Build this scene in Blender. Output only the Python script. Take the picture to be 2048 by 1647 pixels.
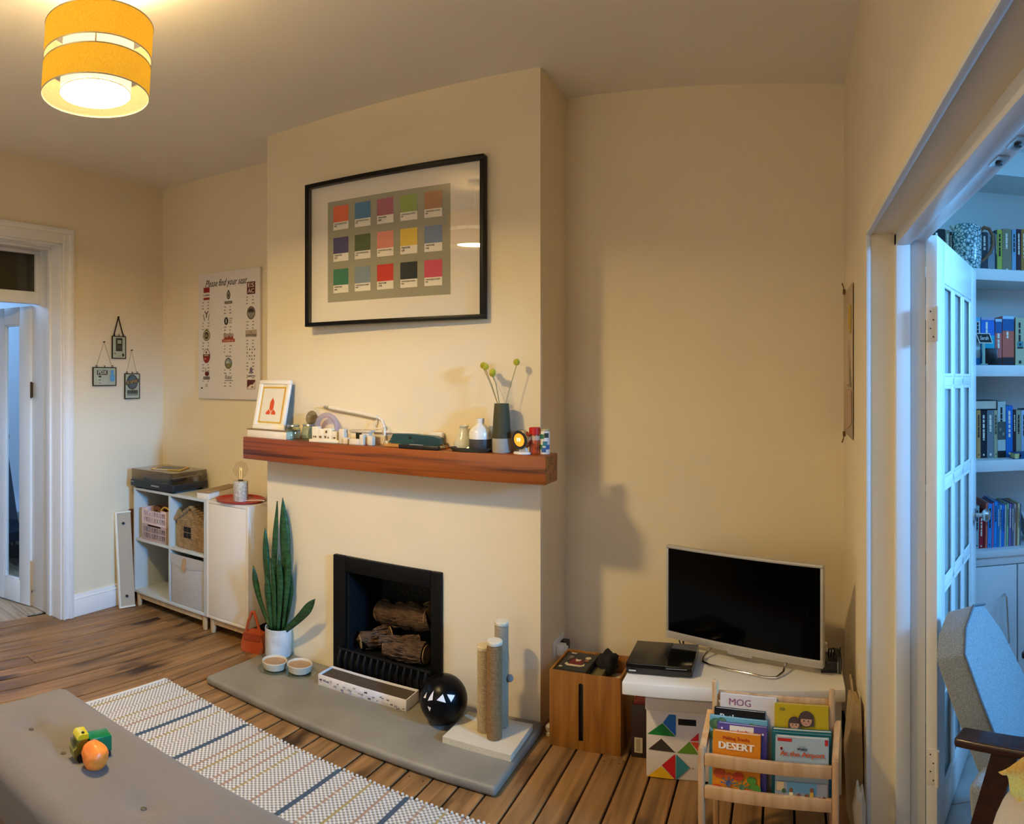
import bpy, bmesh, math, random
from mathutils import Matrix, Vector
random.seed(7)
PI = math.pi
sc = bpy.context.scene
COL = sc.collection
for _o in list(bpy.data.objects): bpy.data.objects.remove(_o)

# ------------------------------------------------------------------ camera, world, light, exposure
EYE = 1.55
cd = bpy.data.cameras.new('camera'); cam = bpy.data.objects.new('camera', cd); COL.objects.link(cam)
cd.type = 'PANO'; cd.panorama_type = 'CENTRAL_CYLINDRICAL'
FPX = 1370.0                       # pixels per radian of the phone panorama (2048 x 1647)
cd.central_cylindrical_range_u_min = -1024/FPX; cd.central_cylindrical_range_u_max = 1024/FPX
cd.central_cylindrical_range_v_min = -(1647-755.7)/FPX; cd.central_cylindrical_range_v_max = 755.7/FPX
cd.central_cylindrical_radius = 1.0
cd.clip_start = 0.02
cam.location = (0, 0, EYE)
cam.rotation_euler = (PI/2, 0, (1572.3-1024)/FPX)
sc.camera = cam
sc.view_settings.view_transform = 'Standard'
try: sc.view_settings.look = 'None'
except Exception: pass
sc.view_settings.gamma = 1.0
sc.view_settings.use_curve_mapping = False
sc.view_settings.exposure = 0.12
try:
    sc.cycles.use_denoising = True
    sc.cycles.max_bounces = 10; sc.cycles.diffuse_bounces = 6; sc.cycles.transparent_max_bounces = 24
    sc.cycles.sample_clamp_indirect = 6.0
    sc.cycles.caustics_reflective = False; sc.cycles.caustics_refractive = False
except Exception: pass
w = bpy.data.worlds.new('world'); sc.world = w; w.use_nodes = True
w.node_tree.nodes['Background'].inputs[0].default_value = (0.45, 0.65, 1.0, 1)
w.node_tree.nodes['Background'].inputs[1].default_value = 0.25

WARM = (1.0, 0.74, 0.37); DAY = (0.15, 0.49, 1.0)
def area(name, loc, to, sx, sy, power, col):
    l = bpy.data.lights.new(name, 'AREA'); l.shape = 'RECTANGLE'; l.size = sx; l.size_y = sy; l.energy = power; l.color = col
    o = bpy.data.objects.new(name, l); COL.objects.link(o); o.location = loc
    o.rotation_euler = (Vector(to)-Vector(loc)).to_track_quat('-Z', 'Y').to_euler(); return o
# daylight of the neighbouring room: its tall window to the street and its rooflight; daylight of the hall; last, an unseen warm fill light added behind the camera
area('daylight_side_window', (3.37, 1.22, 2.2), (-3.85, 2.3, 0.9), 0.7, 0.6, 74, DAY).data.spread = math.radians(70)
area('daylight_rooflight', (1.9, 0.6, 2.57), (1.6, 1.2, 0), 1.6, 1.6, 19, DAY)
area('daylight_hall', (-5.4, 2.0, 2.5), (-5.4, 2.2, 0), 1.2, 2.2, 38, (0.30, 0.56, 1.0))
area('added_room_fill', (-1.6, -1.25, 1.55), (-1.6, 3, 1.3), 1.85, 1.36, 17, (1.0, 0.90, 0.70))

# ------------------------------------------------------------------ materials
_mc = {}
def _new(name):
    m = bpy.data.materials.new(name); m.use_nodes = True
    return m, m.node_tree, m.node_tree.nodes['Principled BSDF']
def s2l(c):
    return tuple((x/12.92 if x <= .04045 else ((x+.055)/1.055)**2.4) for x in c)
def hx(h):
    return s2l(tuple(int(h[i:i+2], 16)/255 for i in (0, 2, 4)))
def M(name, col, rough=.6, metal=0., var=None, bump=None, emit=None, trans=0., alpha=1., coat=0., stretch=None, sheen=0., spec=.5):
    if name in _mc: return _mc[name]
    if isinstance(col, str): col = hx(col)
    m, t, b = _new(name); N = t.nodes; L = t.links
    b.inputs['Base Color'].default_value = (*col, 1); b.inputs['Roughness'].default_value = rough
    b.inputs['Metallic'].default_value = metal; b.inputs['Alpha'].default_value = alpha
    b.inputs['Transmission Weight'].default_value = trans; b.inputs['Coat Weight'].default_value = coat
    b.inputs['Sheen Weight'].default_value = sheen; b.inputs['Specular IOR Level'].default_value = spec
    if emit: b.inputs['Emission Color'].default_value = (*emit[0], 1); b.inputs['Emission Strength'].default_value = emit[1]
    if var or bump:
        tc = N.new('ShaderNodeTexCoord'); src = tc.outputs['Object']
        if stretch:
            mp = N.new('ShaderNodeMapping'); mp.inputs['Scale'].default_value = stretch
            L.new(src, mp.inputs['Vector']); src = mp.outputs['Vector']
    if var:
        n = N.new('ShaderNodeTexNoise'); n.inputs['Scale'].default_value = var[0]; n.inputs['Detail'].default_value = 5
        L.new(src, n.inputs['Vector'])
        r = N.new('ShaderNodeValToRGB'); a = var[1]
        r.color_ramp.elements[0].position = .3; r.color_ramp.elements[1].position = .7
        c2 = var[2] if len(var) > 2 else tuple(min(1, c*(1+a)) for c in col)
        r.color_ramp.elements[0].color = (*[c*(1-a) for c in col], 1); r.color_ramp.elements[1].color = (*c2, 1)
        L.new(n.outputs['Fac'], r.inputs['Fac']); L.new(r.outputs['Color'], b.inputs['Base Color'])
    if bump:
        n2 = N.new('ShaderNodeTexNoise'); n2.inputs['Scale'].default_value = bump[0]; n2.inputs['Detail'].default_value = 4
        L.new(src, n2.inputs['Vector'])
        bp = N.new('ShaderNodeBump'); bp.inputs['Strength'].default_value = bump[1]; bp.inputs['Distance'].default_value = .01
        L.new(n2.outputs['Fac'], bp.inputs['Height']); L.new(bp.outputs['Normal'], b.inputs['Normal'])
    _mc[name] = m; return m
def K(col, rough=.55):
    """plain printed or painted colour"""
    return M('paint_'+col+('' if rough == .55 else '_%d' % int(rough*100)), col, rough)
def wood(name, c1, c2, scale=(3, 40, 40), rough=.5, world=False, dark=None, rings=0., coat=0.):
    """long-grained wood: noise squeezed across the grain (the axis with the small scale), darker streaks, optional ring figure"""
    if name in _mc: return _mc[name]
    m, t, b = _new(name); N = t.nodes; L = t.links
    c1 = hx(c1); c2 = hx(c2)
    b.inputs['Roughness'].default_value = rough; b.inputs['Coat Weight'].default_value = coat
    if world:
        g = N.new('ShaderNodeNewGeometry'); src = g.outputs['Position']
        oi = N.new('ShaderNodeObjectInfo'); ml = N.new('ShaderNodeVectorMath'); ml.operation = 'MULTIPLY_ADD'
        cb = N.new('ShaderNodeCombineXYZ')
        for i in range(3): L.new(oi.outputs['Random'], cb.inputs[i])
        ml.inputs[1].default_value = (37, 11, 5); L.new(cb.outputs[0], ml.inputs[0]); L.new(src, ml.inputs[2]); src = ml.outputs[0]
    else:
        src = N.new('ShaderNodeTexCoord').outputs['Object']
    mp = N.new('ShaderNodeMapping'); mp.inputs['Scale'].default_value = scale; L.new(src, mp.inputs['Vector'])
    n = N.new('ShaderNodeTexNoise'); n.inputs['Scale'].default_value = 1; n.inputs['Detail'].default_value = 6; n.inputs['Distortion'].default_value = .6
    L.new(mp.outputs[0], n.inputs['Vector'])
    fac = n.outputs['Fac']
    if rings:
        wv = N.new('ShaderNodeMath'); wv.operation = 'MULTIPLY'; wv.inputs[1].default_value = rings; L.new(fac, wv.inputs[0])
        sn = N.new('ShaderNodeMath'); sn.operation = 'PINGPONG'; sn.inputs[1].default_value = 1; L.new(wv.outputs[0], sn.inputs[0]); fac = sn.outputs[0]
    r = N.new('ShaderNodeValToRGB'); r.color_ramp.elements[0].position = .28; r.color_ramp.elements[1].position = .72
    r.color_ramp.elements[0].color = (*c1, 1); r.color_ramp.elements[1].color = (*c2, 1)
    L.new(fac, r.inputs['Fac']); colo = r.outputs['Color']
    if dark:
        n3 = N.new('ShaderNodeTexNoise'); n3.inputs['Scale'].default_value = 1; n3.inputs['Detail'].default_value = 3
        mp3 = N.new('ShaderNodeMapping'); mp3.inputs['Scale'].default_value = dark[1]; L.new(src, mp3.inputs['Vector']); L.new(mp3.outputs[0], n3.inputs['Vector'])
        r3 = N.new('ShaderNodeValToRGB'); r3.color_ramp.elements[0].position = .57; r3.color_ramp.elements[1].position = .70
        L.new(n3.outputs['Fac'], r3.inputs['Fac'])
        mx = N.new('ShaderNodeMix'); mx.data_type = 'RGBA'; L.new(r3.outputs['Color'], mx.inputs['Factor'])
        L.new(colo, mx.inputs[6]); mx.inputs[7].default_value = (*hx(dark[0]), 1); colo = mx.outputs[2]
    L.new(colo, b.inputs['Base Color'])
    bp = N.new('ShaderNodeBump'); bp.inputs['Strength'].default_value = .25; bp.inputs['Distance'].default_value = .004
    L.new(n.outputs['Fac'], bp.inputs['Height']); L.new(bp.outputs['Normal'], b.inputs['Normal'])
    _mc[name] = m; return m
def glassy(name, tint=(1, 1, 1), rough=.02, ior=1.45, haze=0.0, gloss=1.0):
    """thin sheet of glass: see-through tint with a fresnel reflection, optional frosted share"""
    if name in _mc: return _mc[name]
    m = bpy.data.materials.new(name); m.use_nodes = True; t = m.node_tree; N = t.nodes; L = t.links; N.clear()
    o = N.new('ShaderNodeOutputMaterial'); tr = N.new('ShaderNodeBsdfTransparent'); tr.inputs[0].default_value = (*tint, 1)
    gl = N.new('ShaderNodeBsdfGlossy'); gl.inputs['Roughness'].default_value = rough; gl.inputs[0].default_value = (gloss, gloss, gloss, 1)
    fr = N.new('ShaderNodeFresnel'); ge = N.new('ShaderNodeNewGeometry'); mr = N.new('ShaderNodeMapRange')
    mr.inputs['To Min'].default_value = ior; mr.inputs['To Max'].default_value = 1/ior; L.new(ge.outputs['Backfacing'], mr.inputs['Value']); L.new(mr.outputs[0], fr.inputs[0])
    base = tr.outputs[0]
    if haze:
        df = N.new('ShaderNodeBsdfDiffuse'); df.inputs[0].default_value = (.8, .85, .85, 1)
        tl = N.new('ShaderNodeBsdfTranslucent'); tl.inputs[0].default_value = (.8, .85, .85, 1)
        a = N.new('ShaderNodeMixShader'); a.inputs[0].default_value = .5; L.new(df.outputs[0], a.inputs[1]); L.new(tl.outputs[0], a.inputs[2])
        h = N.new('ShaderNodeMixShader'); h.inputs[0].default_value = haze; L.new(base, h.inputs[1]); L.new(a.outputs[0], h.inputs[2]); base = h.outputs[0]
    mx = N.new('ShaderNodeMixShader'); L.new(fr.outputs[0], mx.inputs[0]); L.new(base, mx.inputs[1]); L.new(gl.outputs[0], mx.inputs[2])
    L.new(mx.outputs[0], o.inputs[0]); _mc[name] = m; return m

# ------------------------------------------------------------------ mesh builder
_tc = {}
def text_geo(s, shear):
    k = (s, shear)
    if k not in _tc:
        cu = bpy.data.curves.new('t', 'FONT'); cu.body = s; cu.size = 1; cu.shear = shear; cu.resolution_u = 2
        ob = bpy.data.objects.new('t', cu); me = bpy.data.meshes.new_from_object(ob)
        v = [tuple(x.co) for x in me.vertices]; f = [tuple(p.vertices) for p in me.polygons]
        bpy.data.objects.remove(ob); bpy.data.curves.remove(cu); bpy.data.meshes.remove(me)
        xs = [a[0] for a in v] or [0]; _tc[k] = (v, f, min(xs), max(xs))
    return _tc[k]
class MB:
    def __init__(s): s.v = []; s.f = []; s.mi = []; s.mats = []; s.m = Matrix(); s.lay = 0
    def add(s, vs, fs, mat):
        if mat not in s.mats: s.mats.append(mat)
        i = s.mats.index(mat); o = len(s.v); m = s.m
        s.v += [tuple(m @ Vector(p)) for p in vs]; s.f += [tuple(o+k for k in f) for f in fs]; s.mi += [i]*len(fs); return s
    def bm(s, b, mat):
        b.verts.index_update(); r = s.add([v.co[:] for v in b.verts], [[v.index for v in f.verts] for f in b.faces], mat); b.free(); return r
    def box(s, x0, x1, y0, y1, z0, z1, mat, bev=0, seg=2):
        if x0 > x1: x0, x1 = x1, x0
        if y0 > y1: y0, y1 = y1, y0
        if z0 > z1: z0, z1 = z1, z0
        b = bmesh.new(); bmesh.ops.create_cube(b, size=1)
        for v in b.verts: v.co = (x0+(v.co.x+.5)*(x1-x0), y0+(v.co.y+.5)*(y1-y0), z0+(v.co.z+.5)*(z1-z0))
        if bev: bmesh.ops.bevel(b, geom=b.edges[:], offset=min(bev, .49*min(x1-x0, y1-y0, z1-z0)), segments=seg, affect='EDGES', profile=.5)
        return s.bm(b, mat)
    def lathe(s, prof, mat, c=(0, 0, 0), n=24, close=False, sx=1, sy=1, cap=True):
        vs = []; fs = []; k = len(prof)
        for i in range(n):
            a = 2*PI*i/n
            for r, z in prof: vs.append((c[0]+r*sx*math.cos(a), c[1]+r*sy*math.sin(a), c[2]+z))
        for i in range(n):
            j = (i+1) % n
            for q in range(k-1): fs.append((i*k+q, j*k+q, j*k+q+1, i*k+q+1))
            if close: fs.append((i*k+k-1, j*k+k-1, j*k, i*k))
        if not close and cap:
            if prof[0][0] > 1e-6: fs.append(tuple(i*k for i in range(n))[::-1])
            if prof[-1][0] > 1e-6: fs.append(tuple(i*k+k-1 for i in range(n)))
        return s.add(vs, fs, mat)
    def tube(s, pts, r, mat, n=8, caps=True):
        pts = [Vector(p) for p in pts]; rs = r if isinstance(r, (list, tuple)) else [r]*len(pts); vs = []; fs = []
        up = Vector((0, 0, 1)); t0 = (pts[1]-pts[0]).normalized()
        if abs(t0.dot(up)) > .95: up = Vector((1, 0, 0))
        x = t0.cross(up).normalized()
        for i, p in enumerate(pts):
            t = ((pts[min(i+1, len(pts)-1)]-pts[max(i-1, 0)])).normalized()
            x = (x-t*x.dot(t)).normalized(); y = t.cross(x)
            for k in range(n):
                a = 2*PI*k/n; vs.append(p+x*rs[i]*math.cos(a)+y*rs[i]*math.sin(a))
        for i in range(len(pts)-1):
            for k in range(n):
                q = (k+1) % n; fs.append((i*n+k, i*n+q, (i+1)*n+q, (i+1)*n+k))
        if caps: fs.append(tuple(range(n))[::-1]); fs.append(tuple((len(pts)-1)*n+k for k in range(n)))
        return s.add(vs, fs, mat)
    def cyl(s, p0, p1, r, mat, n=20, r1=None): return s.tube([p0, p1], [r, r if r1 is None else r1], mat, n)
    def ball(s, c, r, mat, n=16, sc_=(1, 1, 1)):
        return s.lathe([(r*math.sin(PI*i/(n//2+1))*1, -r*sc_[2]*math.cos(PI*i/(n//2+1))) for i in range(n//2+2)], mat, c, n, sx=sc_[0], sy=sc_[1])
    def prism(s, pts, d0, d1, mat, axis='y'):
        n = len(pts)
        P = {'y': lambda p, d: (p[0], d, p[1]), 'z': lambda p, d: (p[0], p[1], d), 'x': lambda p, d: (d, p[0], p[1])}[axis]
        vs = [P(p, d0) for p in pts]+[P(p, d1) for p in pts]
        fs = [tuple(range(n)), tuple(range(2*n-1, n-1, -1))]+[(i, i+n, (i+1) % n+n, (i+1) % n) for i in range(n)]
        b = bmesh.new(); bv = [b.verts.new(v) for v in vs]; [b.faces.new([bv[i] for i in f]) for f in fs]
        bmesh.ops.recalc_face_normals(b, faces=b.faces[:]); return s.bm(b, mat)
    # flat print on a local x-z sheet that faces -y; every call lies a hair in front of the last
    def flat(s, pts, mat):
        s.lay += 1; y = -.0004*s.lay
        return s.add([(p[0], y, p[1]) for p in pts], [tuple(range(len(pts)))], mat)
    def rect(s, x0, z0, x1, z1, mat): return s.flat([(x0, z0), (x1, z0), (x1, z1), (x0, z1)], mat)
    def ell(s, cx, cz, rx, rz, mat, n=24, a0=0, a1=2*PI):
        return s.flat([(cx+rx*math.cos(a0+(a1-a0)*i/n), cz+rz*math.sin(a0+(a1-a0)*i/n)) for i in range(n+(0 if a1-a0 > 6.28 else 1))], mat)
    def text(s, st, x, z, h, mat, al='c', shear=0, wid=None, rot=0, bold=0):
        v, f, x0, x1 = text_geo(st, shear); k = h/.70; kx = k if wid is None else wid/max(x1-x0, 1e-6)
        ox = {'c': (x0+x1)/2, 'l': x0, 'r': x1}[al]; ca, sa = math.cos(rot), math.sin(rot)
        for d in ([0] if not bold else [-bold, 0, bold]):
            s.lay += 1; y = -.0004*s.lay
            s.add([(x+(p[0]-ox)*kx*ca-p[1]*k*sa+d, y, z+(p[0]-ox)*kx*sa+p[1]*k*ca) for p in v], f, mat)
        return s
    def marks(s, x, z, w_, h, mat, seed=0, down=False):   # a line of print too small to read
        rd = random.Random(seed); q = 0
        while q < w_-h*.3:
            k = min(h*rd.uniform(1.3, 3.4), w_-q); g = h*rd.choice([.25, .3, .6])
            if down: s.rect(x, z-q-k, x+h, z-q, mat)
            else: s.rect(x, z, x+k, z+h, mat)
            q += k+g
        return s
    def build(s, name, parent=None, loc=None, rot=None, smooth=35):
        me = bpy.data.meshes.new(name); me.from_pydata(s.v, [], s.f)
        for m in s.mats: me.materials.append(m)
        me.polygons.foreach_set('material_index', s.mi)
        if smooth:
            me.polygons.foreach_set('use_smooth', [True]*len(me.polygons)); me.set_sharp_from_angle(angle=math.radians(smooth))
        me.update()
        o = bpy.data.objects.new(name, me); COL.objects.link(o)
        if parent is not None: o.parent = parent
        if loc: o.location = loc
        if rot: o.rotation_euler = rot
        return o
def T(x=0, y=0, z=0, rz=0, rx=0, ry=0, s=1):
    return Matrix.Translation((x, y, z)) @ Matrix.Rotation(rz, 4, 'Z') @ Matrix.Rotation(ry, 4, 'Y') @ Matrix.Rotation(rx, 4, 'X') @ Matrix.Scale(s, 4)
def tag(o, label, cat, group=None):
    o['label'] = label; o['category'] = cat
    if group: o['group'] = group
    return o
def thing(name, label, cat, loc=(0, 0, 0), rz=0, group=None, rx=0, ry=0):
    o = bpy.data.objects.new(name, None); COL.objects.link(o); o.empty_display_size = .05
    o.location = loc; o.rotation_euler = (rx, ry, rz); return tag(o, label, cat, group)
def st(name, mb, parent=None, loc=None, rot=None, smooth=0):
    o = mb.build(name, parent, loc, rot, smooth)
    if parent is None: o['kind'] = 'structure'
    return o
def snode(name, loc=(0, 0, 0), rz=0):
    o = bpy.data.objects.new(name, None); COL.objects.link(o); o.location = loc; o.rotation_euler = (0, 0, rz); o['kind'] = 'structure'; return o
def bx(name, parent, x0, x1, y0, y1, z0, z1, mat, bev=0, **k): return MB().box(x0, x1, y0, y1, z0, z1, mat, bev).build(name, parent, **k)
def piece(src, name, parent, loc, rot=None, scale=None, mat=None):
    o = bpy.data.objects.new(name, src); COL.objects.link(o); o.parent = parent; o.location = loc
    if rot: o.rotation_euler = rot
    if scale: o.scale = scale
    if mat: o.material_slots[0].link = 'OBJECT'; o.material_slots[0].material = mat
    return o

# ------------------------------------------------------------------ the setting
CEIL = 2.92; CHY = 2.826; CHL = -2.672; CHR = -1.0595; BY = 3.185; RX = 0.27
m_wall = M('cream_wall_paint', (.80, .70, .515), .75, var=(2.2, .03), bump=(90, .05))
m_ceil = M('white_ceiling_paint', (.78, .75, .70), .8, var=(1.5, .03), bump=(60, .05))
m_gloss = M('white_gloss_paint', (.80, .80, .79), .28, bump=(12, .03))
m_rwall = M('pale_blue_wall_paint', (.70, .76, .79), .8)
m_white = M('white_lacquer', (.80, .79, .76), .35)
m_dark = K('050505', .8)
m_steel = M('brushed_steel', (.62, .61, .58), .28, 1.0)
m_black = M('black_plastic', (.012, .012, .013), .35)

# floor: one board after another with open joints, worn stain, cut nails
floor = MB().box(-4.0, .37, -1.3, 3.3, -.05, -.022, K('140c07', .9)).build('floor', smooth=0); floor['kind'] = 'structure'
m_plank = wood('worn_floorboard', '5f4429', 'a57c4e', (26, 1.6, 9), .42, world=True, dark=('38220f', (7, 2.2, 3)))
m_nail = M('rusty_nail', (.05, .03, .02), .6)
plank = MB().box(-.5, .5, -.5, .5, -.022, 0, m_plank, .0).build('plank', floor, smooth=0); pm = plank.data
pm2 = None
bpy.data.objects.remove(plank)
def plank_mesh(wd, ln):
    b = MB().box(-wd/2, wd/2, -ln/2, ln/2, -.022, 0, m_plank, .0025, 1)
    for yy in (-ln/2+.03, ln/2-.03):
        for xx in (-.3*wd, .3*wd): b.cyl((xx, yy, -.002), (xx, yy, .0006), .004, m_nail, 6)
    o = b.build('plank', floor, smooth=30); me = o.data; bpy.data.objects.remove(o); return me
_pl = {}
xx = -3.985; W = .1115; col = 0
while xx < .25:
    y = -1.3+random.choice([0, -.5, -.9, -.3]); col += 1
    while y < 3.28:
        ln = random.choice([1.5, 1.9, 2.4, 2.9])
        k = ln
        if k not in _pl: _pl[k] = plank_mesh(W-.0085, ln)
        y0 = y; y1 = y+ln
        if y1 > -1.25:
            o = piece(_pl[k], 'plank', floor, (xx+W/2, (y0+y1)/2+.002, random.uniform(-.0015, 0)), (0, random.uniform(-.006, .006), 0))
            if y1 > 3.3: o.scale = (1, (3.3-y0)/ln, 1); o.location.y = (y0+3.3)/2
        y = y1+.003
    xx += W
# ceiling
st('ceiling', MB().box(-4.3, .37, -1.3, 3.5, CEIL, CEIL+.1, m_ceil))
# chimney breast with the fire opening
FX0, FX1, FZ0, FZ1 = -2.105, -1.60, .04, .565
cb = MB().box(CHL, FX0, CHY, 3.5, 0, CEIL, m_wall).box(FX1, CHR, CHY, 3.5, 0, CEIL, m_wall)
cb.box(FX0, FX1, CHY, 3.5, FZ1, CEIL, m_wall).box(FX0, FX1, CHY, 3.5, 0, FZ0-.002, m_wall)
st('wall_back', cb)
# left alcove wall (a few degrees off square) and left wall
aL = .10
alw = snode('wall_back_left', (CHL, 3.19, 0), aL)
MB().box(-1.5, .15, 0, .15, 0, CEIL, m_wall).build('plaster', alw, smooth=0)
LWA = math.atan2(1, -.12)              # direction of the left wall; local +x runs towards the alcove, local +y out of the room
lw = snode('wall_left', (-3.83, 2.15, 0), LWA)
OP0, OP1, OPZ, DEP = -.80, .012, 2.41, .36
lb = MB().box(OP1, 1.15, 0, DEP, 0, CEIL, m_wall).box(OP0, OP1, 0, DEP, OPZ, CEIL, m_wall).box(-3.6, OP0, 0, DEP, 0, CEIL, m_wall)
lb.build('plaster', lw, smooth=0)
# casing round the left doorway
tr = snode('trim_1', (-3.83, 2.15, 0), LWA)
def casing_post(x0, x1, z0, z1):
    b = MB().box(x0, x1, -.016, .0, z0, z1, m_gloss, .003)
    s = 1 if x1 > x0 else -1
    b.box(x0+s*.046, x1, -.026, -.012, z0, z1, m_gloss, .004).box(x0+s*.002, x0+s*.012, -.021, -.012, z0, z1, m_gloss, .003)
    return b
casing_post(OP1, OP1+.078, 0, 2.50).build('casing', tr)
casing_post(OP0, OP0-.078, 0, 2.50).build('casing', tr)
b = MB().box(OP0, OP1, -.016, 0, OPZ, 2.50, m_gloss, .003).box(OP0-.078, OP1+.078, -.028, -.010, 2.47, 2.505, m_gloss, .004); b.build('casing_head', tr)
for (x0, x1) in ((OP1-.012, OP1), (OP0, OP0+.012)):
    s = -1 if x0 > -.4 else 1
    b = MB().box(x0, x1, 0, DEP, 0, OPZ, m_gloss, .002)
    xa = x0 if s < 0 else x1
    b.box(xa, xa+s*.014, .10, .145, 0, OPZ, m_gloss, .002)
    b.build('jamb_lining', tr)
MB().box(OP0, OP1, 0, DEP, OPZ-.012, OPZ, m_gloss, .002).box(OP0, OP1, .10, .145, OPZ-.026, OPZ-.012, m_gloss, .002).build('head_lining', tr)
# transom light over the door
wn = snode('window_1', (-3.83, 2.15, 0), LWA)
b = MB().box(OP0+.012, OP1-.012, .235, .285, 2.045, 2.125, m_gloss, .004)
b.box(OP0+.012, OP1-.012, .235, .285, 2.375, OPZ-.012, m_gloss, .003)
for x in (OP0+.012, OP1-.042): b.box(x, x+.03, .235, .285, 2.125, 2.375, m_gloss, .003)
b.build('window_frame', wn)
MB().box(OP0+.04, OP1-.04, .257, .262, 2.12, 2.38, M('smoked_transom_glass', (.035, .033, .02), .12)).build('pane', wn)
# skirting on the left wall
bb = snode('baseboard_left', (-3.83, 2.15, 0), LWA)
b = MB().box(OP1+.078, 1.05, -.016, 0, 0, .12, m_gloss, .002).box(OP1+.078, 1.05, -.011, 0, .12, .146, m_gloss, .004).box(OP1+.078, 1.05, -.019, 0, .112, .122, m_gloss, .003)
b.build('skirting_board', bb)
# the narrow glazed door leaf, hung on the far side of the wall and standing open into the hall
dA = math.atan2(-.110, -.286)
d1 = snode('door_1', (-4.157, 2.111, 0), dA)   # local x along the leaf, local +y = room side
LW_ = .37
b = MB()
for x0, x1, z0, z1 in ((0, .095, .004, 2.04), (.245, LW_, .004, 2.04), (.095, .245, .004, .155), (.095, .245, 1.92, 2.04)):
    b.box(x0, x1, -.02, .02, z0, z1, m_gloss, .002)
for x0, x1, z0, z1 in ((.095, .105, .155, 1.92), (.235, .245, .155, 1.92), (.095, .245, .155, .166), (.095, .245, 1.909, 1.92)):
    b.box(x0, x1, -.017, .017, z0, z1, m_gloss, .003)
b.build('door_leaf', d1)
MB().box(.10, .24, -.003, .003, .16, 1.915, glassy('clear_door_glass', (.93, .97, 1))).build('pane', d1)
pk = MB().box(-.003, -.0005, -.0205, .0205, .004, .31, wood('bare_pine', 'b08a5e', 'd6b184', (30, 30, 3)), .001)
pk.cyl((-.004, .004, .10), (-.002, .004, .10), .007, m_nail, 8); pk.build('bare_wood_patch', d1)
b = MB().box(-.012, .0, -.018, .012, 1.42, 1.52, M('brown_iron_hinge', (.07, .035, .02), .5, .6), .002); b.cyl((-.012, .022, 1.415), (-.012, .022, 1.525), .006, M('brown_iron_hinge', 0), 8); b.build('hinge', d1)
b = MB()
for s in (1, -1):
    b.cyl((.33, s*.02, 1.09), (.33, s*.026, 1.09), .026, m_steel, 20); b.cyl((.33, s*.026, 1.09), (.33, s*.05, 1.09), .01, m_steel, 12); b.ball((.33, s*.066, 1.09), .026, m_steel, 16)
b.build('door_knob', d1)
# hall behind the left door
m_hall = M('hall_white_paint', (.78, .80, .82), .8)
hb = MB().box(-6.4, -6.3, -.6, 4.6, 0, 2.6, m_hall).box(-6.4, -4.3, 4.5, 4.6, 0, 2.6, m_hall).box(-6.4, -4.2, -.7, -.6, 0, 2.6, m_hall)
st('hall_wall', hb)
st('hall_ceiling', MB().box(-6.4, -4.19, -.7, 4.6, 2.6, 2.68, m_hall))
hf = snode('hall_floor')
m_hallb = wood('hall_board', '8d7a66', 'c2ad92', (2, 22, 9), .5, world=True)
for i in range(26):
    if 1.0 < -0.6+i*.2+.1 < 4.4: MB().box(-6.3, -3.99-.05*(i % 2), -.6+i*.2+.002, -.6+(i+1)*.2-.002, -.02, -.004, m_hallb, .002, 1).build('plank', hf)
MB().box(-6.3, -3.98, -.6, 4.5, -.05, -.021, m_dark).build('underfloor', hf)

# ---- right side: wall stub, lintel, doorway to the blue-lit room
JY = 2.26; LZ = 2.03
wr = MB().box(RX, .37, JY, 3.5, 0, CEIL, m_wall).box(RX, .37, -.6, JY, LZ, CEIL, m_wall).box(RX, .37, -1.3, -.6, 0, CEIL, m_wall)
st('wall_right', wr)
st('wall_back_right', MB().box(CHR-.2, RX+.05, BY, BY+.15, 0, CEIL, m_wall))
st('wall_near', MB().box(-4.3, .37, -1.4, -1.3, 0, CEIL, m_wall))
w2 = snode('added_window_2', (-1.6, -1.30, 0))  # unseen window, added to stand around the fill light
for a in ((-1.0, 1.0, .80, .86), (-1.0, 1.0, 2.24, 2.30), (-1.0, -.94, .86, 2.24), (.94, 1.0, .86, 2.24), (-.03, .03, .86, 2.24)): MB().box(a[0], a[1], 0, .05, a[2], a[3], m_gloss, .004).build('window_frame', w2)
MB().box(-.94, .94, .004, .010, .86, 2.24, M('added_window_glass', (.10, .13, .16), .05)).build('pane', w2)
# plaster reveal bead and timber frame of the wide doorway
t2 = snode('trim_2')
MB().box(RX-.004, RX+.012, -.6, JY+.045, LZ+.004, LZ+.045, m_wall, .003).build('plaster_bead', t2)
MB().box(RX-.005, RX+.012, -.6, JY, LZ-.006, LZ+.004, M('blue_lit_corner_bead', (.70, .74, .78), .5), .002).build('corner_bead', t2)  # blue daylight along the doorway edge is put into the bead colour
MB().box(RX-.005, RX+.010, JY-.004, JY+.006, 0, LZ, M('blue_lit_corner_bead', (.70, .74, .78), .5), .003).build('corner_bead', t2)
m_fr = M('frame_gloss_paint', (.76, .78, .80), .3)
b = MB().box(.360, .408, JY-.035, JY+.03, 0, LZ-.002, m_fr, .002).box(.408, .462, JY-.022, JY+.03, 0, LZ-.012, m_fr, .002)
b.build('frame_post', t2)
b = MB().box(.360, .408, -.6, JY+.03, LZ-.04, LZ+.01, m_fr, .002).box(.408, .462, -.6, JY+.03, LZ-.025, LZ+.01, m_fr, .002)
b.build('frame_head', t2)
for yy in (1.365, 1.245):
    MB().box(.425, .452, yy-.035, yy+.035, LZ-.029, LZ-.0245, m_steel, .001).cyl((.438, yy, LZ-.034), (.438, yy, LZ-.029), .008, K('1a1a1a', .4), 10).build('catch_plate', t2)
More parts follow.
